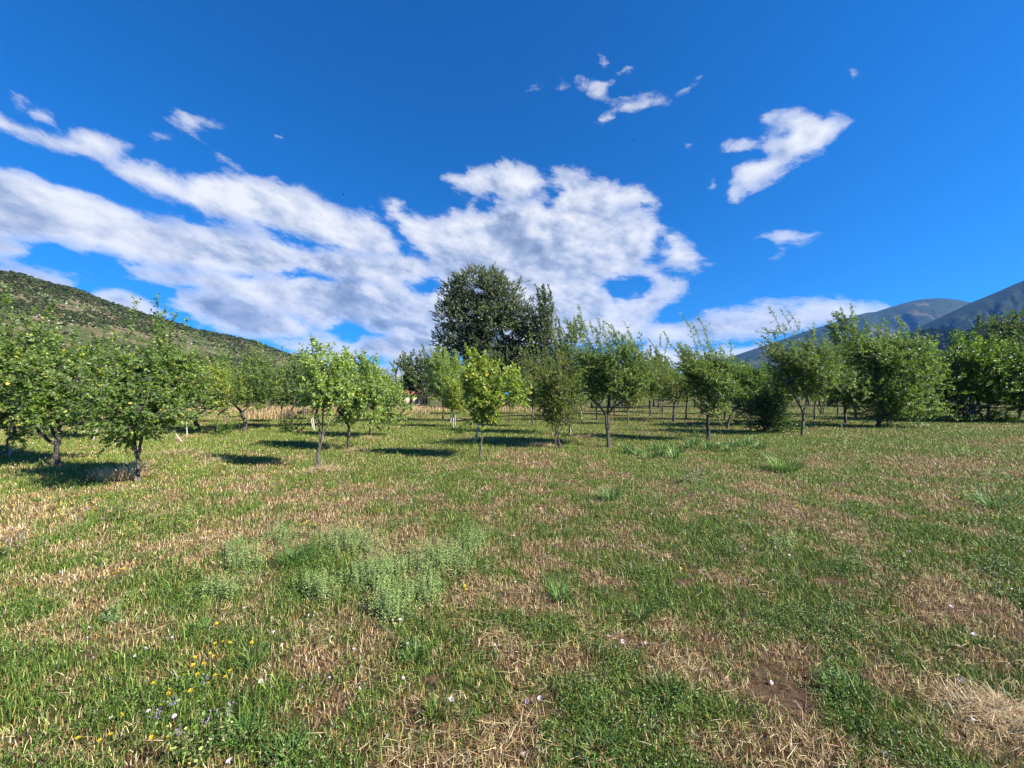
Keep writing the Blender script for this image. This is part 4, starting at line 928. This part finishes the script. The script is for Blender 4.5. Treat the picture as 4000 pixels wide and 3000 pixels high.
# ------------------------------------------------------------------ things in the orchard
def tube_obj(name, paths, mat, parent=None, loc=None, m=7):
    V, Q, o = [], [], 0
    for pts, rad in paths:
        v, q = sweep(pts, rad, m); V.append(v); Q.append(q+o); o += len(v)
        k = len(v)
        for base in (0, len(pts)-1):            # end caps
            Q.append(np.array([[o-k+base*m+j, o-k+base*m+(j+1) % m, o-k+base*m+(j+2) % m, o-k+base*m+(j+2) % m] for j in range(0, 1)]))
    V = np.concatenate(V); Q = [q for q in Q if q.shape[1] == 4 and q.shape[0] > 1]
    return mesh_np(name, V, [np.concatenate(Q)], [mat], parent, smooth=True, loc=loc)
def stake(label, foot, top, r=0.022, Y=None, dY=0.0, group=None):
    g0 = ground(*foot) if Y is None else np.array([(foot[0]-2000)/FPX*Y, Y, 0])
    t = at(top[0], top[1], g0[1]+dY)-g0
    L_ = np.linspace(-0.12, 1, 7)[:, None]
    pts = t*L_+np.random.default_rng(int(foot[0])).normal(0, r*.22, (7, 3))
    V, Q = sweep(pts, np.linspace(r*1.1, r*.9, 7), 8)
    cap = np.array([[48, 49, 50, 51], [48, 51, 52, 55], [52, 53, 54, 55]])
    o = mesh_np('wooden_stake', V, [np.concatenate([Q, cap])], [WOODM], smooth=False, loc=tuple(g0))
    return tag(o, label, 'stake', group)
GS = 'wooden stakes among the young trees'
stake('pale stake leaning right, one of a crossed pair under the bushy young tree', (362,1722), (387,1658), 0.024, group=GS)
stake('upright pale stake of the crossed pair under the bushy young tree', (363,1715), (362,1655), 0.024, group=GS)
stake('short pale stick leaning left, standing free in the grass', (711,1728), (674,1678), 0.02, group=GS)
stake('slender pale upright stake in front of the stout black trunk', (729,1707), (729,1632), 0.022, group=GS)
stake('left of two pale stakes behind the white-flecked crooked trunk', (1224,1680), (1215,1635), 0.025, group=GS)
stake('right of two pale stakes behind the white-flecked crooked trunk', (1229,1681), (1222,1632), 0.025, group=GS)
stake('leftmost of three pale stakes round the yellow-green sapling', (1760,1655), (1763,1615), 0.028, group=GS)
stake('middle of three pale stakes round the yellow-green sapling', (1771,1670), (1769,1612), 0.028, group=GS)
stake('rightmost of three pale stakes round the yellow-green sapling', (1778,1662), (1777,1612), 0.028, group=GS)
stake('grey prop leaning right into the bright yellow-green tree', (1852,1730), (1872,1650), 0.033, group=GS)
stake('thin stake standing beside the upright olive-green bush', (2226,1700), (2230,1640), 0.026, group=GS)
stake('pale stake tied beside the slim trunk behind the wide-limbed tree', (2272,1652), (2269,1600), 0.026, group=GS)
stake('stake close against the straight black trunk', (2626,1648), (2628,1600), 0.028, group=GS)
stake('pale fork-like pole leaning in the small yellowish tree', (2476,1616), (2496,1562), 0.025, group=GS)
stake('thin dry pole in the grass right of the double-forked tree', (3288,1690), (3286,1655), 0.012, group=GS)
stake('stick prop leaning beside the slim left-edge apple tree', (34,1790), (46,1748), 0.02, group=GS)
# low rail by the three stakes
a = ground(1776, 1650); b = ground(1800, 1650)
o = tube_obj('wooden_rail', [(np.array([[-.1,0,0],[.4,0.02,.01],[b[0]-a[0]+.1,.03,0]]), [.02,.022,.02])], WOODM, loc=(a[0], a[1], 0.16)); tag(o, 'pale low rail running right from the three stakes', 'rail')

# utility pole
pb = at(1073, 1545, 62.0)
root = empty('utility_pole', (pb[0], pb[1], 0)); tag(root, 'wooden utility pole rising in front of the left hill', 'pole')
n = NM('pole_wood'); n.set('Base Color', (0.17,0.135,0.11)); n.set('Roughness', .9)
hp = CAM_H+(1540-1392)/FPX*62
tube_obj('shaft', [(np.array([[0,0,-.3],[0,0,hp*.5],[0.02,0,hp]]), [.17,.15,.12])], n.m, root)
tube_obj('crossarm', [(np.array([[-.55,-.13,hp-.6],[0,-.14,hp-.6],[.55,-.13,hp-.6]]), [.05,.055,.05])], n.m, root)

# box mesh helper
def boxes(bs):
    V, Q = [], []
    for (x0, x1, y0, y1, z0, z1) in bs:
        o = len(V)
        V += [(x0,y0,z0),(x1,y0,z0),(x1,y1,z0),(x0,y1,z0),(x0,y0,z1),(x1,y0,z1),(x1,y1,z1),(x0,y1,z1)]
        Q += [(o,o+1,o+5,o+4),(o+1,o+2,o+6,o+5),(o+2,o+3,o+7,o+6),(o+3,o,o+4,o+7),(o+4,o+5,o+6,o+7),(o+3,o+2,o+1,o)]
    return np.array(V), np.array(Q)
# cream wall of a little building seen through the gap
n = NM('cream_render'); g = n.g
f = g.noise(n.obj(), 2.2, 5, .6); n.set('Base Color', g.ramp(f, [(0.3, (0.52,0.42,0.27)), (0.7, (0.70,0.60,0.42))])); n.set('Roughness', .9); n.bump(g.noise(n.obj(), 14, 4), .5, .02)
CREAM = n.m
n = NM('roof_tiles'); g = n.g
n.set('Base Color', g.ramp(g.noise(n.obj(), 6, 4), [(0.3, (0.20,0.06,0.035)), (0.7, (0.36,0.13,0.08))])); n.set('Roughness', .85)
wv_ = n.t.nodes.new('ShaderNodeTexWave'); wv_.inputs['Scale'].default_value = 3; g.put(wv_.inputs['Vector'], n.obj()); n.bump(wv_.outputs[1], .7, .05)
TILES = n.m
n = NM('dark_timber'); n.set('Base Color', (0.05,0.04,0.033)); n.set('Roughness', .85); TIMB = n.m
p = at(1618, 1585, 43.0)
root = empty('field_shed', (p[0], 43.5, 0), R(6)); tag(root, 'small cream-walled shed half hidden by the dark bluish tree', 'shed')
V, Q = boxes([(-2.4, .73, 0, 3, -.1, 1.55)]); mesh_np('wall', V, [Q], [CREAM], root)
V = np.array([(-2.55,-.2,1.56),(.88,-.2,1.56),(.88,3.2,1.56),(-2.55,3.2,1.56),(-2.55,1.5,2.05),(.88,1.5,2.05)])
me = mesh_np('roof', V, [np.array([(0,1,5,4),(2,3,4,5),(0,3,2,1)]), np.array([(1,2,5),(3,0,4)])], [TILES], root)
V, Q = boxes([(.82,.95,-.05,.08,-.1,1.5)]); mesh_np('corner_post', V, [Q], [TIMB], root)
for (px, ht) in [(1653,1.35),(1662,1.2),(1668,1.5),(1676,1.1)]:
    q = at(px, 1580, 41.5); V, Q = boxes([(-.05,.05,-.05,.05,-.2,ht)]); V[4:, 0] += .03
    o = mesh_np('fence_post', V, [Q], [TIMB], loc=(q[0], 41.5, 0)); tag(o, 'dark timber fence post to the right of the cream shed', 'post', 'fence posts beside the cream shed')
# far house with a red roof
p = at(1507, 1500, 66.0)
root = empty('far_house', (p[0], 66, 0)); tag(root, 'far pale house of which a red roof corner shows above the orchard', 'house')
V, Q = boxes([(-2.0, 2.0, 0, 5, -.1, 2.7)]); mesh_np('wall', V, [Q], [CREAM], root)
V = np.array([(-2.3,-.3,2.71),(2.3,-.3,2.71),(2.3,5.3,2.71),(-2.3,5.3,2.71),(0,-.3,4.0),(0,5.3,4.0)])
mesh_np('roof', V, [np.array([(0,4,5,3),(1,2,5,4),(0,3,2,1)]), np.array([(0,1,4),(2,3,5)])], [TILES], root)
V, Q = boxes([(-.5,.5,-.06,-.004,1.0,2.1)]); mesh_np('window', V, [Q], [TIMB], root)

# birds
n = NM('bird_feathers'); n.set('Base Color', (0.02,0.02,0.024)); n.set('Roughness', .6)
def bird(px, py, Y, lab, fl):
    V = []; Q = []
    v, q = sweep(np.array([[-.16,0,0],[-.08,0,.012],[0,0,.015],[.09,0,.01],[.13,0,.012],[.17,0,0]]), [.008,.028,.04,.028,.022,.004], 8)
    root = empty('bird', at(px, py, Y), R(25)); tag(root, lab, 'bird', None)
    mesh_np('body', v, [q], [n.m], root, smooth=True)
    for s_ in (-1, 1):
        W_ = []
        for k, (yy, c, zz) in enumerate([(.03,.13,0),(.16,.12,.06*fl),(.28,.09,.04*fl),(.40,.02,-.02*fl)]):
            W_ += [(.06-.02*k-.0, s_*yy, .015+zz+.006), (.06-c-.02*k, s_*yy, .015+zz), (.06-.02*k, s_*yy, .015+zz-.006), ]
        i = np.arange(3)*3
        qs = np.concatenate([np.stack([i, i+1, i+4, i+3], 1), np.stack([i+1, i+2, i+5, i+4], 1), np.stack([i+2, i, i+3, i+5], 1)])
        mesh_np('wing', np.array(W_), [qs], [n.m], root)
    V = np.array([(-.15,-.015,.004),(-.15,.015,.004),(-.26,.05,0),(-.23,0,0),(-.26,-.05,0),(-.15,0,-.006)])
    mesh_np('tail', V, [np.array([(0,1,2,3),(0,3,4,0)])[:1], np.array([(0,3,4),(5,2,1),(5,3,2),(5,4,3)])], [n.m], root)
bird(1343, 759, 60, 'tiny dark bird flying above the left cloud bank', 1)
bird(2475, 544, 75, 'tiny dark bird high in the blue above the main cloud', -1)

# ------------------------------------------------------------------ plants on the meadow
def base_at(px, py): g_ = ground(px, py); g_[2] = float(zbump(g_[:1], g_[1:2])[0]); return g_
def tuft(name, label, px, py, nb, h, w, spread, lean, cols, seed, cat='grass tuft', group=None, bend=.7, wind=0.0):
    rng = np.random.default_rng(seed); g_ = base_at(px, py)
    az = rng.uniform(0, 2*np.pi, nb); r = spread*rng.random(nb)**.7
    p = blades(rng, r*np.cos(az), r*np.sin(az), np.zeros(nb)-.005, h*rng.uniform(.5, 1.15, nb), w*rng.uniform(.7, 1.2, nb), az+rng.normal(0, .5, nb), np.abs(rng.normal(lean, .22, nb)), np.abs(rng.normal(bend, .3, nb)), pick(rng, nb, cols))
    # a second, drooping joint would not show at this size; blades carry their own colours
    o = mesh_np(name, p[0], [p[1], p[2]], [GRASS_M], attrs={'col': np.clip(p[3], .004, .9)}, loc=tuple(g_))
    return tag(o, label, cat, group)
BL = [(0.06,0.125,0.022),(0.09,0.18,0.032),(0.14,0.24,0.05),(0.07,0.14,0.035)]
RD = [(0.15,0.26,0.07),(0.22,0.33,0.10),(0.10,0.20,0.05)]
for a in [
 ('grass_tuft','sprawling broad-bladed green tuft in the middle foreground',2194,2345,60,.22,.009,.05,.75,BL,1),
 ('grass_tuft','large dense dark-bladed tuft amid the grey-green herbs',1150,2200,260,.24,.005,.13,.45,BL,2),
 ('grass_tuft','small rosette tuft below the dense dark-bladed tuft',790,2460,70,.12,.009,.05,.8,BL,3),
 ('grass_tuft','fine bright green tuft low in the frame, left of centre',1712,2790,190,.12,.0035,.06,.3,GREEN,4),
 ('grass_tuft','tall-bladed light tuft in mid field right of centre',2385,1960,90,.35,.011,.10,.6,RD,5),
 ('grass_tuft','bright yellow-green arching tuft below the double-forked tree',3060,1835,150,.5,.016,.22,.7,[(0.16,0.27,0.05),(0.22,0.33,0.07),(0.12,0.22,0.04)],6),
 ('grass_tuft','loose tuft with long stems at the far right of the field',3890,1985,60,.45,.012,.18,.7,RD,7),
 ('grass_tuft','flat green tuft at the bottom edge under the fine bright tuft',1130,2960,80,.12,.008,.07,.75,BL,8),
 ('grass_tuft','low dark tuft beside the mown straw at lower left of centre',960,2870,110,.13,.006,.07,.7,BL,9),
 ('grass_tuft','bright low tuft at left, beside the bare straw strip',620,2170,90,.14,.007,.12,.6,GREEN,10),
 ('grass_tuft','green tuft leaning over the dry patch at left of centre',1620,2570,80,.13,.006,.06,.6,BL,11),
 ('grass_tuft','grassy tuft with two long bent stalks near the yellow flowers',990,2600,34,.22,.006,.03,.55,BL,12),
 ('grass_tuft','tuft of long thin blades low at right of centre',2600,2700,80,.16,.005,.08,.6,BL,13),
 ('grass_tuft','dark leafy tuft in the lower right corner area',3300,2700,120,.13,.007,.10,.7,BL,14),
 ('grass_tuft','tuft of tilted blades standing near the bare soil',2500,2420,50,.18,.006,.05,.5,BL,15),
 ('grass_tuft','small green tuft at the very bottom right of centre',2340,2930,90,.12,.007,.07,.7,BL,16)]: tuft(*a)
rr = np.random.default_rng(77)
for k in range(17):
    px = [2450,2500,2560,2610,2650,2690,2720,2760,2820,2870,2900,2930,2540,2640,2590,2850,2960][k]; py = [1768,1775,1760,1752,1768,1750,1740,1758,1752,1740,1748,1738,1790,1788,1778,1765,1755][k]
    tuft('reed_tuft', 'pale blue-green coarse grass clump at the foot of the whip-topped tree', px+rr.uniform(-8, 8), py, 46, rr.uniform(.3, .5), .02, .14, .35, RD, 100+k, 'grass clump', 'coarse grass clumps under the whip-topped tree', .8)
tuft('dry_grass_tuft', 'straw-coloured tall grass tuft round the pale ringed trunk', 478, 1872, 560, .40, .012, .34, .5, [(0.62,0.48,0.26),(0.50,0.37,0.19),(0.70,0.56,0.33)], 201, 'grass tuft')
for (px, py, sx, lab) in [(690,1775,.75,'mown hay heap on the grass left of the leaning free stick'),(850,1800,.45,'small flat hay heap in the yellow-flowered grass'),(1270,1840,.7,'thin scatter of hay at the foot of the white-flecked trunk'),(1385,1762,.5,'hay ring at the foot of the short black stem'),(1440,1715,.5,'hay heap beside the short white stem'),(2110,1745,.6,'dry cut hay beside the olive-green bush'),(2290,1712,.6,'pale hay strands between the olive bush and wide-limbed tree'),(3900,2790,.30,'pale heap of dry straw in the lower right corner'),(740,1712,.4,'hay tuft at the foot of the slender pale stake')]:
    rng = np.random.default_rng(int(px)); N = 900; g_ = base_at(px, py); k_ = sx
    r = rng.normal(0, .42, (N, 2))*k_; z = .16*k_*np.exp(-(r**2).sum(1)/(.4*k_**2))*rng.random(N)
    wsc = max(1, (g_[1]/3.2)**.75)
    b_ = blades(rng, r[:, 0], r[:, 1]*.7, z, rng.uniform(.12, .3, N)*k_**.5, rng.uniform(.002, .004, N)*wsc, rng.uniform(0, 6.28, N), rng.normal(1.35, .25, N), rng.normal(.15, .3, N), pick(rng, N, [(0.62,0.50,0.30),(0.52,0.39,0.21),(0.40,0.28,0.14)]))
    tag(mesh_np('hay_heap', b_[0], [b_[1], b_[2]], [GRASS_M], attrs={'col': np.clip(b_[3], .004, .9)}, loc=tuple(g_)), lab, 'hay')
# tall dry grass at the far edge
rng = np.random.default_rng(31); x_, y_ = [], []
for (px0, px1, Y0, Y1, N) in [(-600,1180,33,39,9000),(1180,1680,30,39,6500),(1640,2300,35,40,2500),(220,420,20,24,1500),(960,1160,24,33,2500)]:
    yy = rng.uniform(Y0, Y1, N); x_.append((rng.uniform(px0, px1, N)-2000)/FPX*yy); y_.append(yy)
x_ = np.concatenate(x_); y_ = np.concatenate(y_); N = len(x_)
b_ = blades(rng, x_, y_, np.zeros(N), rng.uniform(.30, .70, N)*(.6+.8*fbm(x_*.4, y_*.4, 3, 8)), rng.uniform(.015, .035, N), rng.uniform(0, 6.28, N), np.abs(rng.normal(.12, .14, N)), np.abs(rng.normal(.25, .2, N)), pick(rng, N, [(0.55,0.40,0.20),(0.46,0.33,0.16),(0.62,0.46,0.25),(0.34,0.26,0.12)]))
tag(mesh_np('tall_dry_grass', b_[0], [b_[1], b_[2]], [GRASS_M], attrs={'col': np.clip(b_[3], .004, .9)}), 'tall tan unmown grass along the far edge of the orchard', kind='stuff')
# grey-green herbs
rng = np.random.default_rng(41); hx, hy = [], []
for (px, py, rx, ry, N) in [(950,2190,90,50,60),(1360,2120,120,45,110),(1480,2260,110,60,120),(1530,2390,70,50,60),(1720,2200,140,60,110),(1250,2320,70,40,40),(1840,2120,60,50,40),(860,2320,90,30,30),(1660,2330,70,50,40),(440,2410,20,12,8),(1110,2110,80,40,40),(2700,1900,120,40,40),(3060,2150,60,30,16)]:
    for _ in range(int(N*2.6)):
        g_ = base_at(px+rng.normal(0, rx*.55), py+rng.normal(0, ry*.55)); hx.append(g_)
hx = np.array(hx); V, Q, C = [], [], []; off = 0
for g_ in hx:
    h = rng.uniform(.08, .19); nlv = int(h/.014); tlt = rng.normal(0, .12, 2)
    z = np.repeat(np.linspace(.015, h, nlv), 2); a = np.repeat(np.arange(nlv)*1.57+rng.uniform(0, 3), 2)+np.tile([0, np.pi], nlv); s_ = rng.uniform(.014, .026, 2*nlv)*(1-.45*z/h)
    l_ = np.stack([np.cos(a), np.sin(a), rng.normal(.15, .3, 2*nlv)], 1); l_ = unit(l_); wv2 = np.stack([-np.sin(a), np.cos(a), rng.normal(0, .3, 2*nlv)], 1)
    b0 = np.stack([g_[0]+tlt[0]*z, g_[1]+tlt[1]*z, g_[2]+z], 1)
    v = np.stack([b0, b0+l_*s_[:, None]*.5+wv2*s_[:, None]*.3, b0+l_*s_[:, None], b0+l_*s_[:, None]*.5-wv2*s_[:, None]*.3], 1).reshape(-1, 3)
    i = np.arange(2*nlv)*4+off; V.append(v); Q.append(np.stack([i, i+1, i+2, i+3], 1)); off += len(v)
    C.append(np.repeat(pick(rng, 2*nlv, [(0.20,0.29,0.085),(0.29,0.38,0.13),(0.13,0.21,0.06),(0.34,0.41,0.15)], .15), 4, 0))
tag(mesh_np('herb_patch', np.concatenate(V), [np.concatenate(Q)], [GRASS_M], attrs={'col': np.clip(np.concatenate(C), .004, .9)}), 'grey-green mint-like herbs growing thickly in the middle foreground', kind='stuff')

# flowers
def flower_mat(name, c, tr=.3):
    n = NM(name); n.set('Base Color', c); n.set('Roughness', .6); n.translucent((*c, 1), tr); return n.m
FM = {'white': flower_mat('bindweed_petal', (0.78,0.66,0.72)), 'yellow': flower_mat('trefoil_petal', (0.72,0.51,0.03)), 'pink': flower_mat('clover_head', (0.55,0.30,0.45)), 'stem': flower_mat('flower_stem', (0.10,0.17,0.05)), 'violet': flower_mat('lucerne_petal', (0.33,0.24,0.52))}
def bindweed():
    m = 12; V, Q, M = [], [], []
    rings = [(0.002, 0.0), (0.004, .008), (.007, .016), (.014, .021), (.0175, .022)]
    for (r, z) in rings:
        for j in range(m): V.append((r*(1+.06*(j % 2))*math.cos(2*math.pi*j/m), r*(1+.06*(j % 2))*math.sin(2*math.pi*j/m), .035+z))
    for i in range(4):
        for j in range(m): Q.append((i*m+j, i*m+(j+1) % m, (i+1)*m+(j+1) % m, (i+1)*m+j)); M.append(0)
    v, q = sweep(np.array([[0,0,-.01],[.003,0,.015],[0,0,.036]]), [.0012,.0012,.0016], 5)
    o = len(V); V = np.concatenate([np.array(V), v]); Q = np.concatenate([np.array(Q), q+o]); M += [1]*len(q)
    return V, Q, M, [FM['white'], FM['stem']]
def trefoil():
    V, Q, M = [], [], []; o = 0
    for k in range(5):
        a = k*2*math.pi/5; d = np.array([math.cos(a), math.sin(a), .25]); u = np.array([-math.sin(a), math.cos(a), 0]); b = np.array([0, 0, .05])
        for s_, zz in ((1, 0), (.7, .006)):
            V += [b+u*.001, b+d*.008*s_+u*.005*s_+[0,0,zz], b+d*.014*s_+[0,0,zz+.002], b+d*.008*s_-u*.005*s_+[0,0,zz]]; Q.append((o, o+1, o+2, o+3)); M.append(0); o += 4
    v, q = sweep(np.array([[0,0,-.01],[.002,.002,.025],[0,0,.052]]), [.001,.001,.001], 4)
    V = np.concatenate([np.array(V), v]); Q = np.concatenate([np.array(Q), q+o]); M += [1]*len(q)
    return V, Q, M, [FM['yellow'], FM['stem']]
def clover():
    V, Q, M = [], [], []; o = 0; rg = np.random.default_rng(3)
    d = unit(rg.normal(0, 1, (46, 3))); d[:, 2] = np.abs(d[:, 2])*1.1-.25
    for q_ in d:
        c = np.array([0, 0, .07])+q_*.008; e = c+q_*.007; u = unit(np.cross(q_, [.3, .2, 1.])[None])[0]*.0022
        V += [c-u, c+u, e+u*.6, e-u*.6]; Q.append((o, o+1, o+2, o+3)); M.append(0); o += 4
    v, q = sweep(np.array([[0,0,-.01],[.002,.002,.04],[0,0,.07]]), [.001,.001,.001], 4)
    V = np.concatenate([np.array(V), v]); Q = np.concatenate([np.array(Q), q+o]); M += [1]*len(q)
    return V, Q, M, [FM['pink'], FM['stem']]
def scatter(name, label, cat, group, make, pts, seed, tilt=.5, smin=.8, smax=1.25, lodp=0.5, zoff=0.0):
    rng = np.random.default_rng(seed); V, Q, M, mats = make(); src = None
    for (px, py) in pts:
        g_ = base_at(px, py)
        if src is None: src = mesh_np(name, V, [Q], mats, midx=M, smooth=False); o = src; tag(o, label, cat, group)
        else: o = src.copy(); COL.objects.link(o)
        o.location = tuple(g_+np.array([0, 0, zoff])); o.rotation_euler = (rng.normal(0, tilt), rng.normal(0, tilt), rng.uniform(0, 6.28))
        k = rng.uniform(smin, smax)*max(1, (g_[1]/3.0)**lodp); o.scale = (k, k, k*(1 if lodp < .6 else .8))
Z6 = lambda L: [(x*.9042, 1850+y*.9042) for x, y in L]
Z7 = lambda L: [(2000+x*.9042, 1850+y*.9042) for x, y in L]
BW = Z6([(1398,462),(1350,632),(1335,630),(1185,706),(1232,740),(1270,765),(1290,795),(1290,812),(1436,712),(1518,775),(1542,828),(1346,678),(1757,752),(1592,578),(1828,488),(1832,505),(1702,655),(1724,655),(1062,592),(766,710),(606,773),(428,783),(577,792),(766,903),(1166,933),(1290,940),(1072,972),(1424,897),(1534,940),(1766,928),(1735,892),(1950,990),(2137,768),(2110,665),(1950,737),(2178,545),(642,1028),(753,1055),(934,1062),(940,1035),(377,1048),(475,1062),(160,718),(360,672),(383,703),(1665,1152),(1340,1258),(998,1265),(1607,720),(1127,885),(488,885)]) + \
     Z7([(10,280),(82,172),(125,170),(220,207),(235,205),(330,150),(530,185),(600,185),(740,190),(655,213),(668,295),(570,328),(535,345),(340,283),(925,342),(1015,352),(1185,375),(1140,343),(875,462),(1065,462),(1110,427),(1020,482),(1305,587),(1482,593),(1070,672),(420,710),(436,745),(470,725),(583,742),(365,857),(300,817),(382,993),(398,1030),(128,993),(82,995),(65,1245),(230,1210),(125,1222),(1625,1213),(1975,1078),(1940,897),(1865,752),(1925,765),(1630,785),(1710,800),(1998,725),(2160,523),(1890,605),(2110,453),(1345,217),(1225,172),(980,207),(870,100),(15,490),(1680,380),(1100,893)])
scatter('bindweed_flower', 'small pinkish-white trumpet flower low in the mown grass', 'flower', 'white bindweed flowers in the mown grass', bindweed, BW, 51, .55, .42, .72)
YF = Z6([(935,755),(960,757),(975,765),(880,800),(893,805),(990,808),(968,822),(930,815),(1072,760),(833,820),(880,850),(832,865),(830,880),(860,885),(930,902),(1010,880),(915,930),(967,922),(648,944),(735,957),(715,970),(820,957),(508,1057),(675,1120),(735,1145),(437,1180),(465,1177),(330,1175),(115,747),(495,440),(535,425),(645,410),(590,400),(865,275),(2055,475),(2020,520),(1990,495),(1085,385),(1255,385),(920,685),(978,607),(1055,680)]) + Z7([(825,258),(810,240),(815,262),(1560,738),(1555,745),(1240,165),(1250,180),(730,425)])
scatter('yellow_flower', 'bright yellow trefoil flower near the camera', 'flower', 'yellow trefoil flowers in the foreground', trefoil, YF, 52, .35, .75, 1.1)
rng = np.random.default_rng(53); SP = []
while len(SP) < 230:
    px, py = rng.uniform(0, 1500), rng.uniform(1720, 2080)
    if len(SP) > 190: px, py = rng.uniform(3000, 3900), rng.uniform(1880, 2060)
    if fbm(np.array([px/110.]), np.array([py/45.]), 2, 5)[0] > .52: SP.append((px, py))
scatter('yellow_flower', 'tiny yellow flower fleck in the far meadow grass', 'flower', 'yellow flower flecks across the left meadow', trefoil, SP, 54, .3, .6, .95, .55)
PK = Z6([(70,235),(95,250),(65,285),(490,178),(455,207),(500,205),(330,290),(350,325),(1610,425),(1685,440),(1715,400),(2062,258),(80,270),(48,300),(520,235)])+Z7([(800,445),(770,468),(805,430),(500,420),(378,372),(390,350),(350,250),(765,115),(1700,375)])
scatter('clover_flower', 'pink clover flower head in the grass', 'flower', 'pink clover heads in the grass', clover, PK, 55, .3, .7, 1.0)
# leafy plants standing up
def herb(name, label, px, py, h, nst, cols, fl, seed, spread=.03, ls=.022):
    rng = np.random.default_rng(seed); g_ = base_at(px, py); root = empty(name, tuple(g_)); tag(root, label, 'plant')
    P_, V, Q, C, FV, FQ = [], [], [], [], [], []; off = 0
    for k in range(nst):
        b = np.array([rng.normal(0, spread), rng.normal(0, spread), -.01]); t = np.array([b[0]*2+rng.normal(0, .03), b[1]*2+rng.normal(0, .03), h*rng.uniform(.7, 1.05)])
        tt = np.linspace(0, 1, 6)[:, None]; pts = b+(t-b)*tt+np.array([.015, 0, 0])*np.sin(tt*3); P_.append((pts, np.linspace(.0018, .0009, 6)))
        for j in range(int(h/.011)):
            u = rng.uniform(.12, 1); c = b+(t-b)*u; a = rng.uniform(0, 6.28); s_ = ls*rng.uniform(.6, 1.2)*(1.15-.5*u)
            d = unit(np.array([[math.cos(a), math.sin(a), rng.normal(.2, .3)]]))[0]; w_ = np.array([-math.sin(a), math.cos(a), rng.normal(0, .3)])
            c = c+d*.008; V += [c, c+d*s_*.55+w_*s_*.3, c+d*s_, c+d*s_*.55-w_*s_*.3]; Q.append((off, off+1, off+2, off+3)); off += 4
            C += [pick(rng, 1, cols)[0]]*4
        if fl:
            for j in range(16):
                c = t+np.array([rng.normal(0, .009), rng.normal(0, .009), rng.uniform(-.03, .012)]); d = unit(rng.normal(0, 1, (1, 3)))[0]*.0045; e = unit(rng.normal(0, 1, (1, 3)))[0]*.0035; o2 = len(FV); FV += [c-d, c+e, c+d, c-e]; FQ.append((o2, o2+1, o2+2, o2+3))
    tube_obj('stem', P_, FM['stem'], root, m=4)
    mesh_np('leaves', np.array(V), [np.array(Q)], [GRASS_M], root, attrs={'col': np.clip(np.array(C), .004, .9)})
    if fl: mesh_np('flower_head', np.array(FV), [np.array(FQ)], [FM[fl]], root)
LUC = [(0.20,0.28,0.07),(0.28,0.33,0.10),(0.13,0.21,0.05)]
herb('lucerne_plant', 'upright lucerne plant with violet flower heads, bottom left', 750, 2930, .30, 3, LUC, 'violet', 61)
herb('lucerne_plant', 'yellowing lucerne plant right of the upright violet one', 842, 2960, .24, 3, [(0.40,0.36,0.14),(0.30,0.31,0.10)], 'violet', 62)
herb('herb_plant', 'pale yellow-green bushy herb left of the dry strip', 690, 2050, .30, 7, [(0.34,0.38,0.10),(0.26,0.33,0.08)], None, 63, .06, .03)
herb('herb_plant', 'greyish leafy plant alone on the straw at left', 440, 2430, .13, 4, [(0.15,0.25,0.11),(0.22,0.31,0.15)], None, 64, .03, .03)
herb('clover_clump', 'dark clover clump topped with pink heads by the left edge', 30, 2170, .22, 14, HERB, 'pink', 65, .10, .03)
herb('clover_clump', 'clover clump with mauve heads behind the left straw strip', 440, 2030, .22, 12, HERB, 'pink', 66, .10, .03)
herb('young_shrub', 'leafy green seedling at the foot of the thin pale sapling', 868, 1702, .55, 9, [(0.10,0.19,0.03),(0.16,0.26,0.05)], None, 67, .14, .10)
herb('young_shrub', 'low dark seedling left of the thin pale sapling', 835, 1695, .5, 7, [(0.03,0.07,0.02),(0.05,0.10,0.03)], None, 68, .12, .11)
herb('young_shrub', 'low green shrub in front of the slim bare-stemmed tree', 1120, 1690, .8, 10, [(0.04,0.09,0.02),(0.07,0.13,0.03)], None, 69, .25, .12)
herb('young_shrub', 'leggy green shrub under the three pale stakes, to their right', 1805, 1690, .5, 6, [(0.12,0.20,0.04),(0.20,0.27,0.06)], None, 70, .12, .11)
herb('young_shrub', 'bushy seedling leaning at the left foot of the whip-topped tree', 2715, 1712, .55, 9, [(0.05,0.11,0.025),(0.09,0.17,0.04)], None, 71, .18, .10)
herb('young_shrub', 'light green sprig at the right end of the low dark bush', 3105, 1690, .75, 8, [(0.10,0.2,0.03),(0.16,0.28,0.05)], None, 72, .16, .11)
herb('young_shrub', 'tall grey weed standing in mid field right of the reeds', 2720, 1890, .35, 8, [(0.12,0.19,0.10),(0.16,0.23,0.13)], None, 73, .10, .05)

# ------------------------------------------------------------------ air
HZ_B = 6400.0
V, Q = boxes([(-HZ_B, HZ_B, -HZ_B+3, HZ_B+3, -1.2, 1250.0)])
hm = bpy.data.materials.new('haze_air'); hm.use_nodes = True; t = hm.node_tree; t.nodes.clear()
pv = t.nodes.new('ShaderNodeVolumePrincipled'); pv.inputs['Color'].default_value = (0.10, 0.36, 1.0, 1); pv.inputs['Density'].default_value = 0.000042; pv.inputs['Anisotropy'].default_value = 0.1
oo = t.nodes.new('ShaderNodeOutputMaterial'); t.links.new(pv.outputs[0], oo.inputs['Volume'])
o = mesh_np('haze', V, [Q], [hm]); tag(o, kind='stuff')
